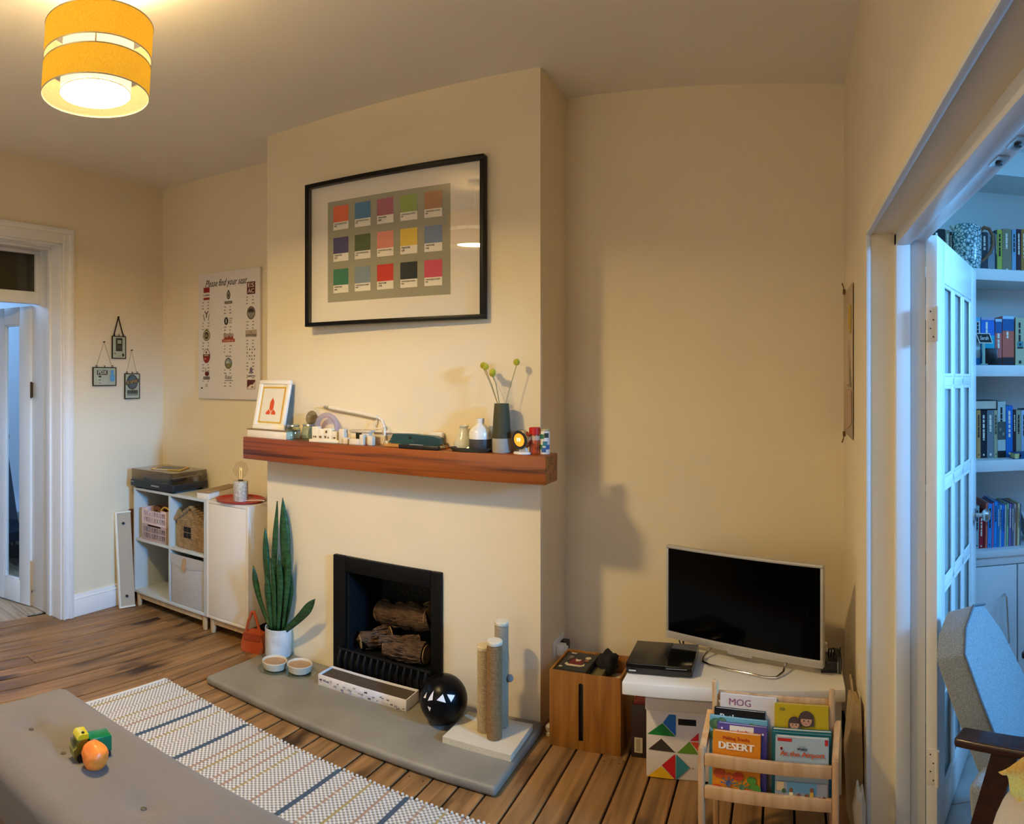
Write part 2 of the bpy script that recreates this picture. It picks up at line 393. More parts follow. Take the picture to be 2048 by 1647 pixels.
# neighbouring room
wf = MB().box(.37, 3.5, 3.31, 3.45, 0, 2.62, m_rwall)
st('wall_far', wf)
st('wall_side', MB().box(3.4, 3.5, -2.2, 3.4, 0, 2.62, m_rwall).box(.37, 3.5, -2.3, -2.2, 0, 2.62, m_rwall))
st('side_room_ceiling', MB().box(.37, 3.5, -2.3, 3.4, 2.60, 2.68, m_rwall))
st('bulkhead_wall', MB().box(.46, 2.4, 3.0, 3.31, 2.485, 2.6, m_rwall))
f2 = snode('side_room_floor')
m_tile = M('grey_floor_tile', (.46, .47, .46), .35, var=(9, .12), bump=(30, .05))
MB().box(.37, 3.5, -2.3, 3.35, -.04, -.006, K('23262a', .9)).build('tile_bed', f2)
tl = MB().box(-.148, .148, -.148, .148, -.012, 0, m_tile, .002, 1).build('tile', f2, smooth=30); tm = tl.data; bpy.data.objects.remove(tl)
for i in range(7):
    for j in range(8): piece(tm, 'tile', f2, (.47+.15+i*.3, .92+.15+j*.3, random.uniform(-.0008, 0)))
MB().box(RX-.01, .462, -.6, JY-.002, -.03, .003, wood('threshold_oak', '5a4028', '86643e', (2, 40, 20), .5), .003).build('threshold', t2)
m_sky = M('daylit_pane', (.2, .4, .6), .2, emit=((.25, .55, 1.0), 2.0))
w3 = snode('window_3', (3.40, 1.22, 2.2))
for a in ((-.40, .40, -.36, -.31), (-.40, .40, .31, .36), (-.40, -.35, -.31, .31), (.35, .40, -.31, .31)): MB().box(-.025, 0, a[0], a[1], a[2], a[3], m_gloss, .003).build('window_frame', w3)
MB().box(-.010, -.002, -.35, .35, -.31, .31, m_sky).build('pane', w3)
w4 = snode('window_4', (1.9, .6, 2.60))
for a in ((-.86, .86, -.86, -.80), (-.86, .86, .80, .86), (-.86, -.80, -.80, .80), (.80, .86, -.80, .80)): MB().box(a[0], a[1], a[2], a[3], -.025, 0, m_gloss, .003).build('window_frame', w4)
MB().box(-.80, .80, -.80, .80, -.010, -.002, m_sky).build('pane', w4)
# glazed door standing open into the side room: fifteen frosted panes
d2 = snode('door_2', (.492, 2.195, 0), math.atan2(.70, .335))   # local x along the leaf, local -y faces the photographer
DW, DT, DH = .76, .038, 2.02
cols = [.12+.185*k for k in range(3)]; rows = [.135+.355*k for k in range(5)]; pw, ph = .15, .322
b = MB().box(0, .12, 0, DT, .012, DH, m_gloss, .002).box(.64, DW, 0, DT, .012, DH, m_gloss, .002)
b.box(.12, .64, 0, DT, .012, .135, m_gloss, .002).box(.12, .64, 0, DT, rows[-1]+ph, DH, m_gloss, .002)
b.build('door_frame', d2)
for k in range(2): MB().box(cols[k]+pw, cols[k+1], .004, DT-.004, .135, rows[-1]+ph, m_gloss, .005).build('glazing_bar', d2)
for k in range(4): MB().box(.12, .64, .004, DT-.004, rows[k]+ph, rows[k+1], m_gloss, .005).build('glazing_bar', d2)
m_frost = glassy('frosted_door_glass', (.70, .86, .90), .15, haze=.6)
b = MB()
for s in (0, 1):
    y0 = .004 if s == 0 else DT-.012
    for (x0, x1, z0, z1) in ((0, pw, 0, .012), (0, pw, ph-.012, ph), (0, .012, 0, ph), (pw-.012, pw, 0, ph)): b.box(x0, x1, y0, y0+.008, z0, z1, m_gloss, .003, 1)
bd = b.build('pane_beading', d2); bdm = bd.data; bpy.data.objects.remove(bd)
pn = MB().box(0, pw, DT/2-.002, DT/2+.002, 0, ph, m_frost).build('pane', d2, smooth=0); pnm = pn.data; bpy.data.objects.remove(pn)
for c in cols:
    for r in rows: piece(pnm, 'pane', d2, (c, 0, r)); piece(bdm, 'pane_beading', d2, (c, 0, r))
m_hinge = M('painted_hinge', (.70, .68, .64), .4)
for z in (1.67, .215):
    b = MB().box(-.0035, 0, .003, DT-.004, z, z+.115, m_hinge, .001).cyl((-.008, -.002, z), (-.008, -.002, z+.115), .008, m_hinge, 10)
    for q in range(4): b.cyl((-.0045, .012+.01*(q % 2), z+.015+.028*q), (-.003, .012+.01*(q % 2), z+.015+.028*q), .0028, K('2a2622', .6), 8)
    b.build('hinge', d2)
b = MB()
b.cyl((.70, 0, .965), (.70, -.008, .965), .028, m_steel, 20); b.cyl((.70, -.008, .965), (.70, -.035, .965), .009, m_steel, 12); b.lathe([(.0, -.001), (.018, 0), (.028, .012), (.028, .02), (.016, .03), (0, .032)], m_steel, (0, 0, 0), 18) if 0 else None
b.m = Matrix.Translation((.70, -.035, .965)) @ Matrix.Rotation(PI/2, 4, 'X'); b.lathe([(.010, 0), (.022, .006), (.029, .018), (.024, .032), (.010, .038), (0, .039)], m_steel, n=18)
b.build('door_knob', d2)

# ------------------------------------------------------------------ pendant lamp
def cloth(name, col, transl, rough=.9, weave=220, em=0):
    m = bpy.data.materials.new(name); m.use_nodes = True; t = m.node_tree; N = t.nodes; L = t.links; N.clear()
    o = N.new('ShaderNodeOutputMaterial'); d = N.new('ShaderNodeBsdfDiffuse'); tl = N.new('ShaderNodeBsdfTranslucent')
    tc = N.new('ShaderNodeTexCoord'); mp = N.new('ShaderNodeMapping'); mp.inputs['Scale'].default_value = (weave, weave, weave*.7); L.new(tc.outputs['Object'], mp.inputs[0])
    n = N.new('ShaderNodeTexNoise'); n.inputs['Scale'].default_value = 1; n.inputs['Detail'].default_value = 4; L.new(mp.outputs[0], n.inputs['Vector'])
    r = N.new('ShaderNodeValToRGB'); r.color_ramp.elements[0].position = .35; r.color_ramp.elements[1].position = .65
    r.color_ramp.elements[0].color = (*[c*.84 for c in col], 1); r.color_ramp.elements[1].color = (*col, 1); L.new(n.outputs[0], r.inputs[0])
    L.new(r.outputs[0], d.inputs[0]); L.new(r.outputs[0], tl.inputs[0])
    mx = N.new('ShaderNodeMixShader'); mx.inputs[0].default_value = transl; L.new(d.outputs[0], mx.inputs[1]); L.new(tl.outputs[0], mx.inputs[2]); s = mx.outputs[0]
    if em:
        e = N.new('ShaderNodeEmission'); L.new(r.outputs[0], e.inputs[0]); e.inputs[1].default_value = em
        a = N.new('ShaderNodeAddShader'); L.new(s, a.inputs[0]); L.new(e.outputs[0], a.inputs[1]); s = a.outputs[0]
    L.new(s, o.inputs[0]); return m
lamp = thing('pendant_lamp', 'mustard yellow two-band drum pendant lamp glowing under the white ceiling', 'lamp', (-1.906, 1.200, 2.475), rz=1.006, ry=math.radians(3.6))
m_must = cloth('mustard_linen', (.84, .52, .045), .45, em=.34)
m_inner = cloth('glowing_white_shade', (.9, .75, .48), .06, em=1.1)
m_lin = cloth('cream_lining', (.95, .80, .45), .35, em=.35)
m_diff = M('lamp_diffuser', (1, .95, .85), .5, emit=((1.0, .72, .33), 385.0))
m_wire = M('lamp_wire', (.72, .66, .5), .4, .6)
R, RI = .178, .117
def band(z0, z1):
    return MB().lathe([(R-.001, z1), (R, z1), (R, z0), (R-.001, z0)], m_must, n=64, cap=False).lathe([(R-.0015, z0+.001), (R-.0015, z1-.001)], m_lin, n=64, cap=False)
band(.0, .094).build('lower_shade', lamp); band(.122, .225).build('upper_shade', lamp)
MB().lathe([(RI, .008), (RI, .215), (RI-.002, .215), (RI-.002, .008)], m_inner, n=56, close=True).build('inner_shade', lamp)
MB().lathe([(0, .012), (RI-.002, .012), (RI-.002, .0145), (0, .0145)], m_diff, n=48).build('diffuser', lamp)
b = MB()
for z in (.225, .122, .094, .0): b.tube([(R*math.cos(a*PI/24), R*math.sin(a*PI/24), z) for a in range(49)], .0022, m_wire, 6, False)
for z in (.008,): b.tube([(RI*math.cos(a*PI/24), RI*math.sin(a*PI/24), z) for a in range(49)], .0018, m_wire, 6, False)
for k in range(3):
    a = k*2*PI/3+.5
    for z in (.108,): b.tube([(RI*math.cos(a), RI*math.sin(a), z), (R*math.cos(a), R*math.sin(a), .124)], .002, m_wire, 6)
    b.tube([(R*math.cos(a), R*math.sin(a), .094), (R*math.cos(a), R*math.sin(a), .122)], .002, m_wire, 6)
    b.tube([(.02*math.cos(a), .02*math.sin(a), .205), (RI*math.cos(a), RI*math.sin(a), .213)], .002, m_wire, 6)
b.build('wire_frame', lamp)
MB().lathe([(.021, .16), (.021, .235), (.008, .25)], m_white, n=20).cyl((0, 0, .25), (.01, 0, .40), .003, m_white, 8).build('lamp_holder', lamp)
MB().lathe([(.0, .0), (.045, .0), (.05, .012), (.05, .026)], m_white, (.022, 0, .405), n=24).build('ceiling_rose', lamp)
MB().lathe([(0, .07), (.018, .075), (.03, .095), (.03, .11), (.015, .14), (.012, .16)], M('lit_bulb', (1, 1, 1), .4, emit=((1., .8, .5), 6.)), n=16).build('bulb', lamp)
pl = bpy.data.lights.new('lamp_bulb', 'POINT'); pl.energy = 58; pl.color = WARM; pl.shadow_soft_size = .03
po = bpy.data.objects.new('lamp_bulb_light', pl); COL.objects.link(po); po.parent = lamp; po.location = (0, 0, .19)

# ------------------------------------------------------------------ big framed colour chart over the mantel
FW, FH = 1.003, .741
fr = thing('framed_print', 'large black framed print of fifteen colour cards over the mantel', 'picture', (-1.8155, 2.757, 1.818), rz=.045)
m_bf = M('black_frame', (.004, .003, .003), .4, spec=.2)
def frame_bars(W, H, t, d, mat, y=0.): # four mitred-looking rails, front face at y, depth d behind
    b = MB(); b.box(-W/2, W/2, y, y+d, 0, t, mat, .002).box(-W/2, W/2, y, y+d, H-t, H, mat, .002)
    return b.box(-W/2, -W/2+t, y, y+d, t, H-t, mat, .002).box(W/2-t, W/2, y, y+d, t, H-t, mat, .002)
frame_bars(FW, FH, .020, .044, m_bf).build('frame', fr)
bx('backboard', fr, -FW/2+.01, FW/2-.01, .037, .043, .01, FH-.01, K('2a2018'))
bx('mount', fr, -FW/2+.019, FW/2-.019, .0345, .0365, .015, FH-.015, K('ece5da', .7))
pr_ = thing
GX0, GX1, GZ0, GZ1 = -.377, .321, .121, .637
MB().rect(GX0, GZ0, GX1, GZ1, K('9d9a84', .75)).build('print', fr, (0, .0343, 0), smooth=0)
chips = [['e2612a', '2673a8', 'a85470', '90a846', 'b07a4a'], ['3c3470', '47592c', 'e08a78', 'e3c23e', '7083a6'], ['23795a', '7f94a4', 'cc2412', '0e2430', 'cf4a66']]
txt = [['16-1356', '18-4244', '688', '15-0343', '16-1333'], ['273', '18-0322', '16-1546', '129', '646'], ['341', '16-4408', '1795', '19-4406', '17-1937']]
sub = [['Persimmon', 'Blue', '', 'Greenery', 'Toasted'], ['', 'Moss', 'Desert Rose', '', ''], ['', 'Blue Fog', '', 'Midnight', 'Rouge Red']]
m_ink = K('33302c')
cw, chh = .093, .122
for r in range(3):
    for c in range(5):
        x = GX0+.036+c*.1315; z = GZ1-.033-r*.161-chh+.006
        cd_ = MB().rect(0, 0, cw, chh, K('f2ecdf', .7)).build('colour_card', fr, (x, .0336, z), smooth=0)
        MB().rect(0, .040, cw, chh, K(chips[r][c], .7)).build('swatch', cd_, (0, -.0006, 0), smooth=0)
        b = MB(); t_ = txt[r][c]
        if len(t_) > 4: b.text('PANTONE', .008, .0265, .0075, m_ink, 'l', wid=.040, bold=.0003).text(t_, .052, .0265, .0075, m_ink, 'l', wid=.030, bold=.0003).marks(.008, .017, .038, .0045, K('6a655c'), r*5+c)
        else: b.text('PANTONE', .008, .0265, .0085, m_ink, 'l', wid=.046, bold=.0005).text(t_, .008, .0135, .0085, m_ink, 'l', bold=.0005)
        b.build('lettering', cd_, (0, -.0006, 0), smooth=0)
MB().box(-FW/2+.012, FW/2-.012, -.001, .001, .012, FH-.012, glassy('picture_glass', rough=.01, ior=1.5)).build('glass', fr, (0, .0172, 0), rot=(0, 0, .024), smooth=0)

# ------------------------------------------------------------------ seating chart board on the alcove wall
def alc(x, d=0.):   # point on the left alcove wall at world X, d in front of it
    t = (x-CHL)/math.cos(aL); return (x+d*math.sin(aL), 3.19+t*math.sin(aL)-d*math.cos(aL))
CW, CHT = .535, .845
px_, py_ = alc(-3.292, .026)
ch = thing('seating_chart', 'white wedding seating chart board with rows of brewery badges', 'sign', (px_, py_, 1.412), rz=aL)
MB().box(-CW/2, CW/2, .0, .022, 0, CHT, M('white_foamboard', (.74, .70, .68), .6), .002).build('board', ch)
ink = K('2b2320'); gry = K('8b8078'); red = K('8e1a17'); drk = K('3a3229'); maro = K('5a1512'); olv = K('6d6a35'); pur = K('6c6079')
curm = [Matrix()]
def column_shift(dx, dz): curm[0] = Matrix.Translation((dx, 0, dz))
def em():
    b = MB(); b.m = curm[0]; return b
column_shift(.012, .062)

def name_rows(x, z, n=3):
    b = em()
    for i in range(n):
        for s in (-1, 1): b.marks(x+s*.024-.014, z-.021*i, random.uniform(.018, .030), .0062, gry, random.randint(0, 999))
    b.build('lettering', ch, smooth=0)
MB().text('Please find your seat', -.02, .752, .046, ink, 'c', shear=.4, wid=.365, rot=-.01, bold=.0008).build('heading', ch, smooth=0)
xl, xc, xr = -.205, -.03, .168
b = em().rect(xl-.028, .655, xl+.028, .69, red).rect(xl-.028, .605, xl+.028, .622, red).text('London', xl, .632, .014, ink, bold=.0006); b.build('badge', ch, smooth=0); name_rows(xl, .585)
b = em().text('Y', xl, .485, .046, maro, bold=.001)
for s in (-1, 1):
    for k in range(4): b.ell(xl+s*(.018+.003*k), .470+.011*k, .004, .007, gry, 8)
b.build('badge', ch, smooth=0); name_rows(xl, .445)
b = em().ell(xl, .365, .034, .038, olv).flat([(xl-.02, .395), (xl+.02, .395), (xl, .412)], olv).ell(xl, .365, .027, .030, K('c9c1a4')).ell(xl, .365, .022, .025, drk).text('EA', xl, .355, .018, K('b9ae86'), bold=.0006); b.build('badge', ch, smooth=0); name_rows(xl, .312)
b = em().ell(xl, .225, .033, .048, drk).ell(xl, .225, .029, .044, K('d8cfc2')).ell(xl, .225, .029, .044, red, 24, PI, 2*PI).rect(xl-.029, .222, xl+.029, .238, maro).text('HOPS', xl, .2245, .011, K('e6dccd'), bold=.0005).ell(xl, .250, .007, .007, ink, 10).marks(xl-.018, .203, .036, .006, K('d7a59a'), 4); b.build('badge', ch, smooth=0); name_rows(xl, .163)
b = em().rect(xl-.012, .118, xl-.007, .145, maro).ell(xl+.004, .105, .02, .016, maro).rect(xl-.03, .066, xl+.03, .086, drk).text('BROOKLYN', xl, .070, .012, K('c9bdae'), wid=.054); b.build('badge', ch, smooth=0); name_rows(xl, .052, 1)
b = em().ell(xl, .0185+.008, .011, .011, gry).ell(xl, .0265, .006, .006, K('d8d0c8')).marks(xl-.05, .004, .10, .009, ink, 8); b.build('badge', ch, smooth=0)
# middle column
column_shift(.034, .070)
b = em().ell(xc, .615, .016, .028, drk).flat([(xc-.006, .64), (xc+.006, .64), (xc, .655)], drk).ell(xc, .615, .010, .02, K('a79c8c')).ell(xc, .613, .005, .012, ink).rect(xc-.033, .558, xc+.033, .576, K('5e5642')).text('ORCHARD', xc, .562, .01, K('d0c7b5'), wid=.05); b.build('badge', ch, smooth=0); name_rows(xc, .535)
b = em().ell(xc-.02, .445, .018, .026, K('101010')).ell(xc-.02, .445, .004, .016, K('d8cfc6')).text('Other', xc+.006, .456, .009, ink, 'l').text('Half', xc+.006, .442, .009, ink, 'l').text('Brew', xc+.006, .428, .009, ink, 'l'); b.build('badge', ch, smooth=0); name_rows(xc, .402)
b = em().rect(xc-.044, .325, xc+.044, .362, K('a89490')).flat([(xc-.04, .325), (xc-.026, .345), (xc-.012, .332), (xc+.004, .35), (xc+.02, .335), (xc+.034, .346), (xc+.042, .325)], K('8c3a20')).rect(xc-.056, .305, xc+.056, .325, K('a8452c')).text('COOPERAGE', xc, .310, .010, K('e2c3b0'), wid=.09, bold=.0004); b.build('badge', ch, smooth=0); name_rows(xc, .278)
b = em().text('WICKLOW', xc, .205, .013, ink, wid=.052, bold=.0005).ell(xc, .165, .032, .036, K('4a4c33')).ell(xc, .172, .026, .022, K('7f9498')).ell(xc, .152, .022, .016, K('7b7a4a')).flat([(xc-.02, .165), (xc-.006, .188), (xc+.012, .165)], K('b4bcb8')); b.build('badge', ch, smooth=0); name_rows(xc, .118, 2)
b = em().text('Rebel', xc, .060, .03, drk, shear=.35, wid=.062, bold=.0005).rect(xc-.034, .050, xc+.04, .0535, drk); b.build('badge', ch, smooth=0); name_rows(xc, .033, 2)
# right column
column_shift(.028, .022)
b = em().rect(xr-.034, .655, xr+.034, .735, maro).text('ES', xr, .700, .028, K('dccac0'), bold=.001, wid=.05).text('AC', xr, .663, .028, K('dccac0'), bold=.001, wid=.05); b.build('badge', ch, smooth=0); name_rows(xr, .635)
b = em().ell(xr, .535, .034, .042, drk).ell(xr, .535, .029, .036, K('8d8672')).ell(xr, .545, .024, .02, drk).text('NORTH', xr, .525, .013, K('cbc2ae'), bold=.0005, wid=.046); b.build('badge', ch, smooth=0); name_rows(xr, .475)
column_shift(.028, .032); b = em().rect(xr-.047, .370, xr+.047, .415, K('b3a392')).text('anthology', xr, .376, .018, drk, wid=.086, bold=.0005).ell(xr, .400, .004, .004, ink, 10); b.build('badge', ch, smooth=0); name_rows(xr, .345)
b = em()
for i in range(4):
    for j in range(4):
        if (i, j) not in ((1, 1), (3, 0), (1, 3)): b.rect(xr-.034+j*.02, .285-i*.021, xr-.034+j*.02+.004+.003*((i+j) % 2), .295-i*.021, ink)
b.build('badge', ch, smooth=0); name_rows(xr, .200)
column_shift(.028, .045); b = em().ell(xr, .145, .012, .018, pur).rect(xr-.003, .118, xr+.003, .13, pur).ell(xr-.012, .128, .006, .006, pur).ell(xr+.012, .128, .006, .006, pur).text('Together Inn', xr, .103, .0105, ink, bold=.0006, wid=.07); b.build('badge', ch, smooth=0); name_rows(xr, .092, 1)
b = em().rect(xr-.034, .022, xr+.034, .082, maro).flat([(xr-.032, .030), (xr-.006, .050), (xr+.014, .052), (xr+.032, .070), (xr+.032, .024), (xr-.026, .024)], K('d8cbbb')).text('ale', xr+.010, .032, .012, ink, bold=.0005); b.build('badge', ch, smooth=0)

# ------------------------------------------------------------------ three hanging glass frames on the left wall
def lwp(u, d=0.):  # point along the left wall, d in front of it
    c, s = math.cos(LWA), math.sin(LWA); return (-3.83+c*u+s*d, 2.15+s*u-c*d)
m_brass = M('aged_black_brass', (.035, .026, .018), .4, .7); m_chain = M('thin_chain', (.42, .33, .20), .4, .6)
def hang_frame(label, u, z, w_, h_, zt, ribbon, deco):
    x, y = lwp(u, .012); t = thing('hanging_frame', label, 'picture frame', (x, y, z), rz=LWA-PI if False else LWA, group=None)
    frame_bars(w_, h_, .006, .010, m_brass, -.005).build('frame', t)
    MB().box(-w_/2+.004, w_/2-.004, -.001, .002, .004, h_-.004, K('cfd0bc', .5)).build('backing_card', t)
    b = MB(); deco(b, w_, h_); b.build('print', t, (0, -.0015, 0), smooth=0)
    MB().box(-w_/2+.004, w_/2-.004, -.0042, -.0034, .004, h_-.004, glassy('small_frame_glass', (.93, .96, .95))).build('glass', t, smooth=0)
    k = w_*.34
    b = MB(); rr = .0045 if ribbon else .0012; mm = K('241812', .8) if ribbon else m_chain
    b.tube([(-k, .004, h_), (0, .006, zt-z)], rr, mm, 6).tube([(k, .004, h_), (0, .006, zt-z)], rr, mm, 6); b.build('ribbon' if ribbon else 'chain', t)
    b = MB()
    for s in (-1, 1): b.tube([(s*k+.007*math.cos(a*.7), 0, h_+.005+.007*math.sin(a*.7)) for a in range(10)], .0018, m_brass, 6)
    b.cyl((0, -.001, h_), (0, -.001, h_+.012), .003, m_brass, 8); b.build('hanging_ring', t)
    MB().cyl((0, .012, zt-z), (0, -.004, zt-z), .004, m_brass, 8).build('nail', t)
def dec1(b, w_, h_):
    b.rect(-w_*.24, h_*.33, w_*.24, h_*.9, K('17100c')).rect(-w_*.12, h_*.66, w_*.16, h_*.82, K('c2bcae')).rect(-w_*.14, h_*.42, w_*.14, h_*.58, K('4a3326')).marks(-w_*.36, h_*.20, w_*.35, .007, K('77736a'), 1).rect(w_*.2, h_*.1, w_*.34, h_*.23, K('3a211a')).marks(-w_*.1, h_*.11, w_*.22, .004, K('77736a'), 2)
def dec2(b, w_, h_):
    b.rect(-w_*.34, h_*.05, w_*.12, h_*.86, K('d7d4c6')).rect(-w_*.33, h_*.58, w_*.12, h_*.84, K('15181a')).text('PDX', -w_*.10, h_*.62, .026, K('e9e7da'), wid=w_*.36, bold=.0008).marks(-w_*.27, h_*.46, w_*.36, .010, K('20201f'), 3).marks(-w_*.27, h_*.30, w_*.30, .005, K('55544e'), 4).marks(-w_*.27, h_*.14, w_*.22, .005, K('77756c'), 5)
    b.flat([(w_*.21, h_*.28), (w_*.26, h_*.24), (w_*.36, h_*.24), (w_*.40, h_*.30), (w_*.40, h_*.55), (w_*.36, h_*.62), (w_*.36, h_*.84), (w_*.24, h_*.84), (w_*.24, h_*.62), (w_*.21, h_*.52)], K('5b9fd4'))
def dec3(b, w_, h_):
    b.ell(0, h_*.66, w_*.37, w_*.37, K('2c3b52')).ell(0, h_*.66, w_*.30, w_*.30, K('4a6480')).flat([(-w_*.43, h_*.54), (w_*.43, h_*.64), (w_*.43, h_*.80), (-w_*.43, h_*.68)], K('2e2a2a')).text('ECLIPTIC', 0, h_*.615, .020, K('c9a05c'), wid=w_*.72, rot=.13, bold=.0006)
    for i in range(7): b.rect(-w_*.34+i*w_*.098, h_*.20, -w_*.34+i*w_*.098+w_*.075, h_*.35, K('2f3734'))
    b.rect(-w_*.36, h_*.15, w_*.36, h_*.17, K('3a423f'))
def ufor(Y): return (Y-2.15)/math.sin(LWA)
hang_frame('tiny portrait glass frame on a dark ribbon, highest of three hanging frames', ufor(2.632), 1.682, .126, .156, 1.968, True, dec1)
hang_frame('landscape glass frame with PDX ticket hung by a thin chain', ufor(2.505), 1.497, .205, .127, 1.793, False, dec2)
hang_frame('portrait glass frame with round blue ECLIPTIC coaster on a thin chain', ufor(2.753), 1.405, .142, .178, 1.744, False, dec3)

# ------------------------------------------------------------------ mantel beam and what stands on it
MF, MT = 2.676, 1.224
mt = thing('mantel_beam', 'chunky reddish-brown pine mantel beam across the chimney breast', 'mantel', (-1.8485, MF, 1.1035))
m_mant = wood('stained_pine_beam', '441a05', '90450d', (1.0, 20, 46), .42, rings=2.6, coat=.1)
MB().box(-.8685, .8685, 0, .150, 0, .1205, m_mant, .004, 2).build('beam', mt)
def on(name, label, cat, x, y, rz=0, z=MT, group=None): return thing(name, label, cat, (x, y, z+.0005), rz, group)
# white flat box, framed rocket print leaning on the wall above it
t = on('flat_box', 'flat white games box lying under the rocket picture', 'box', -2.553, 2.748)
MB().box(-.145, .145, -.058, .058, 0, .040, K('e9e1cf', .6), .002).build('tray', t)
MB().box(-.147, .147, -.060, .060, .040, .046, K('8d7250', .6), .002).build('lid', t)
t = thing('framed_picture', 'white picture frame with an orange rocket shape, leaning at the mantel end', 'picture frame', (-2.565, 2.712, MT+.0475), rz=.0, rx=-.235)
frame_bars(.232, .275, .022, .016, K('efe8da', .5)).build('frame', t)
bx('mount', t, -.112, .112, .007, .010, .01, .265, K('e6ddc6', .7))
b = MB(); yl = K('d9a92c', .6)
for x0, z0, x1, z1 in ((-.085, .035, -.077, .238), (.077, .035, .085, .238), (-.085, .035, .085, .043), (-.085, .230, .085, .238)): b.rect(x0, z0, x1, z1, yl)
b.build('yellow_border', t, (0, .0068, 0), smooth=0)
orr = K('d8501c'); b = MB()
b.flat([(0, .178), (.015, .152), (.015, .115), (0, .100), (-.015, .115), (-.015, .152)], orr).flat([(-.018, .112), (-.036, .094), (-.036, .083), (-.006, .083), (-.004, .098)], orr).flat([(.018, .112), (.004, .098), (.006, .083), (.036, .083), (.036, .094)], orr)
b.build('rocket_print', t, (0, .0064, 0), smooth=0)
bx('backboard', t, -.112, .112, .011, .016, .006, .269, K('4b4438'))
# jars
m_jar = glassy('jar_glass', (.90, .95, .92), .03, 1.5)
def jar(label, x, y, r, h, lid):
    t = on('glass_jar', label, 'jar', x, y)
    MB().lathe([(0, .002), (r*.85, 0), (r, .01), (r, h*.72), (r*.84, h*.84), (r*.86, h), (r*.80, h), (r*.78, h*.84), (r*.94, h*.7), (r*.94, .012), (0, .006)], m_jar, n=28).build('bowl', t)
    MB().lathe([(r*.88, h*.83), (r*.92, h*.88), (r*.88, h*.93)], m_steel, n=24).build('neck_ring', t)
    if lid:
        b = MB(); b.m = Matrix.Translation((.004, .012, h+.028)) @ Matrix.Rotation(1.35, 4, 'X'); b.lathe([(0, -.004), (.036, -.004), (.038, .002), (.030, .006), (0, .007)], glassy('lid_glass', (.62, .58, .48), .05), n=26); b.build('lid', t)
        MB().tube([(-.02, .006, h*.9), (-.012, .012, h), (.012, .012, h), (.02, .006, h*.9)], .0014, m_steel, 6).build('clip', t)
jar('small clear glass jar beside the flat white box', -2.375, 2.712, .038, .085, False)
jar('clip-top glass jar with its round lid standing open', -2.318, 2.775, .040, .088, True)
# ivory miniature terrace (row of little houses)
m_iv = M('ivory_ceramic', (.80, .70, .52), .35, bump=(60, .05)); m_sand = M('sand_ceramic', (.70, .60, .44), .6, bump=(80, .08))
t = on('miniature_houses', 'ivory ceramic row of little houses with cut windows', 'ornament', -2.165, 2.722, .12)
MB().box(-.088, .088, -.022, .022, 0, .014, m_iv, .001).build('base', t)
for i, (x0, x1, h) in enumerate(((-.074, -.038, .078), (-.038, -.005, .068), (-.005, .042, .072), (.042, .074, .058))): MB().box(x0, x1, -.016, .018, .014, h, m_iv, .0015).build('house', t)
b = MB(); dw = K('6b4a22')
for x, z, a, c in ((-.066, .022, .006, .010), (-.055, .022, .008, .010), (-.03, .022, .014, .010), (.002, .022, .010, .012), (.008, .048, .010, .013), (.022, .022, .006, .008), (.055, .022, .012, .008)): b.rect(x, z, x+a, z+c, dw)
b.build('window_cutout', t, (0, -.0162, 0), smooth=0)
# lilac clear ring
t = on('rattle_ring', 'clear lilac plastic ring rattle with pink beads standing upright', 'toy', -2.205, 2.782, .1)
m_lil = glassy('lilac_plastic', (.80, .66, .84), .06, 1.45, haze=.35)
MB().tube([(.060*math.cos(a*PI/24), 0, .074+.060*math.sin(a*PI/24)) for a in range(49)], .0135, m_lil, 12, False).build('ring', t)
b = MB()
for a, c, r in ((4.1, 'b8124a', .008), (4.5, '2f6a58', .006), (4.85, 'f2c9d6', .007), (5.2, 'c9305e', .009), (3.8, '28483c', .006), (5.5, 'd7b0c4', .005)): b.ball((.060*math.cos(a), -.009, .074+.060*math.sin(a)), r, K(c, .3), 10)
b.build('bead', t)
# sand-coloured miniature block building
t = on('miniature_building', 'sand-coloured ceramic block building with dark doorway', 'ornament', -1.965, 2.735, .08)
for x0, x1, y0, y1, h in ((-.108, -.078, -.02, .02, .072), (-.078, -.052, -.026, .012, .030), (-.052, .052, .002, .036, .058), (-.062, .068, -.004, .040, .0), (.018, .040, -.030, .0, .050), (.060, .084, -.02, .012, .044), (-.038, .018, -.036, -.008, .028)):
    if h: MB().box(x0, x1, y0, y1, 0, h, m_sand, .0015).build('block', t)
MB().box(-.060, .066, -.006, .040, .058, .070, M('rough_stone_parapet', (.55, .46, .34), .9, bump=(140, .5)), .003).build('parapet', t)
MB().box(-.020, .012, -.0005, .003, .016, .056, K('1c150a', .8)).build('doorway', t)
# white tube with threaded end and bent hook leaning on the wall
t = on('white_tube_pump', 'white plastic tube with threaded tip and bent hook leaning on the wall', 'tube', -1.985, 2.80)
m_wp = M('white_plastic', (.78, .70, .56), .35)
MB().tube([(-.225, .010, .172), (-.05, .012, .150), (.075, .012, .132)], .0105, m_wp, 12).build('barrel', t)
MB().tube([(-.262, .010, .176), (-.225, .010, .172)], .0062, M('grey_thread', (.42, .36, .28), .5), 10).tube([(-.284, .010, .179), (-.262, .010, .176)], .0025, m_wp, 8).build('threaded_tip', t)
MB().tube([(.075, .012, .132), (.100, .012, .118), (.118, .010, .085), (.122, .006, .03), (.120, 0, .006)], .006, m_wp, 10).build('bent_arm', t)
MB().tube([(.072, .010, .118), (.058, .006, .085), (.066, .004, .074), (.112, .006, .080)], .0032, m_wp, 8).build('hook', t)
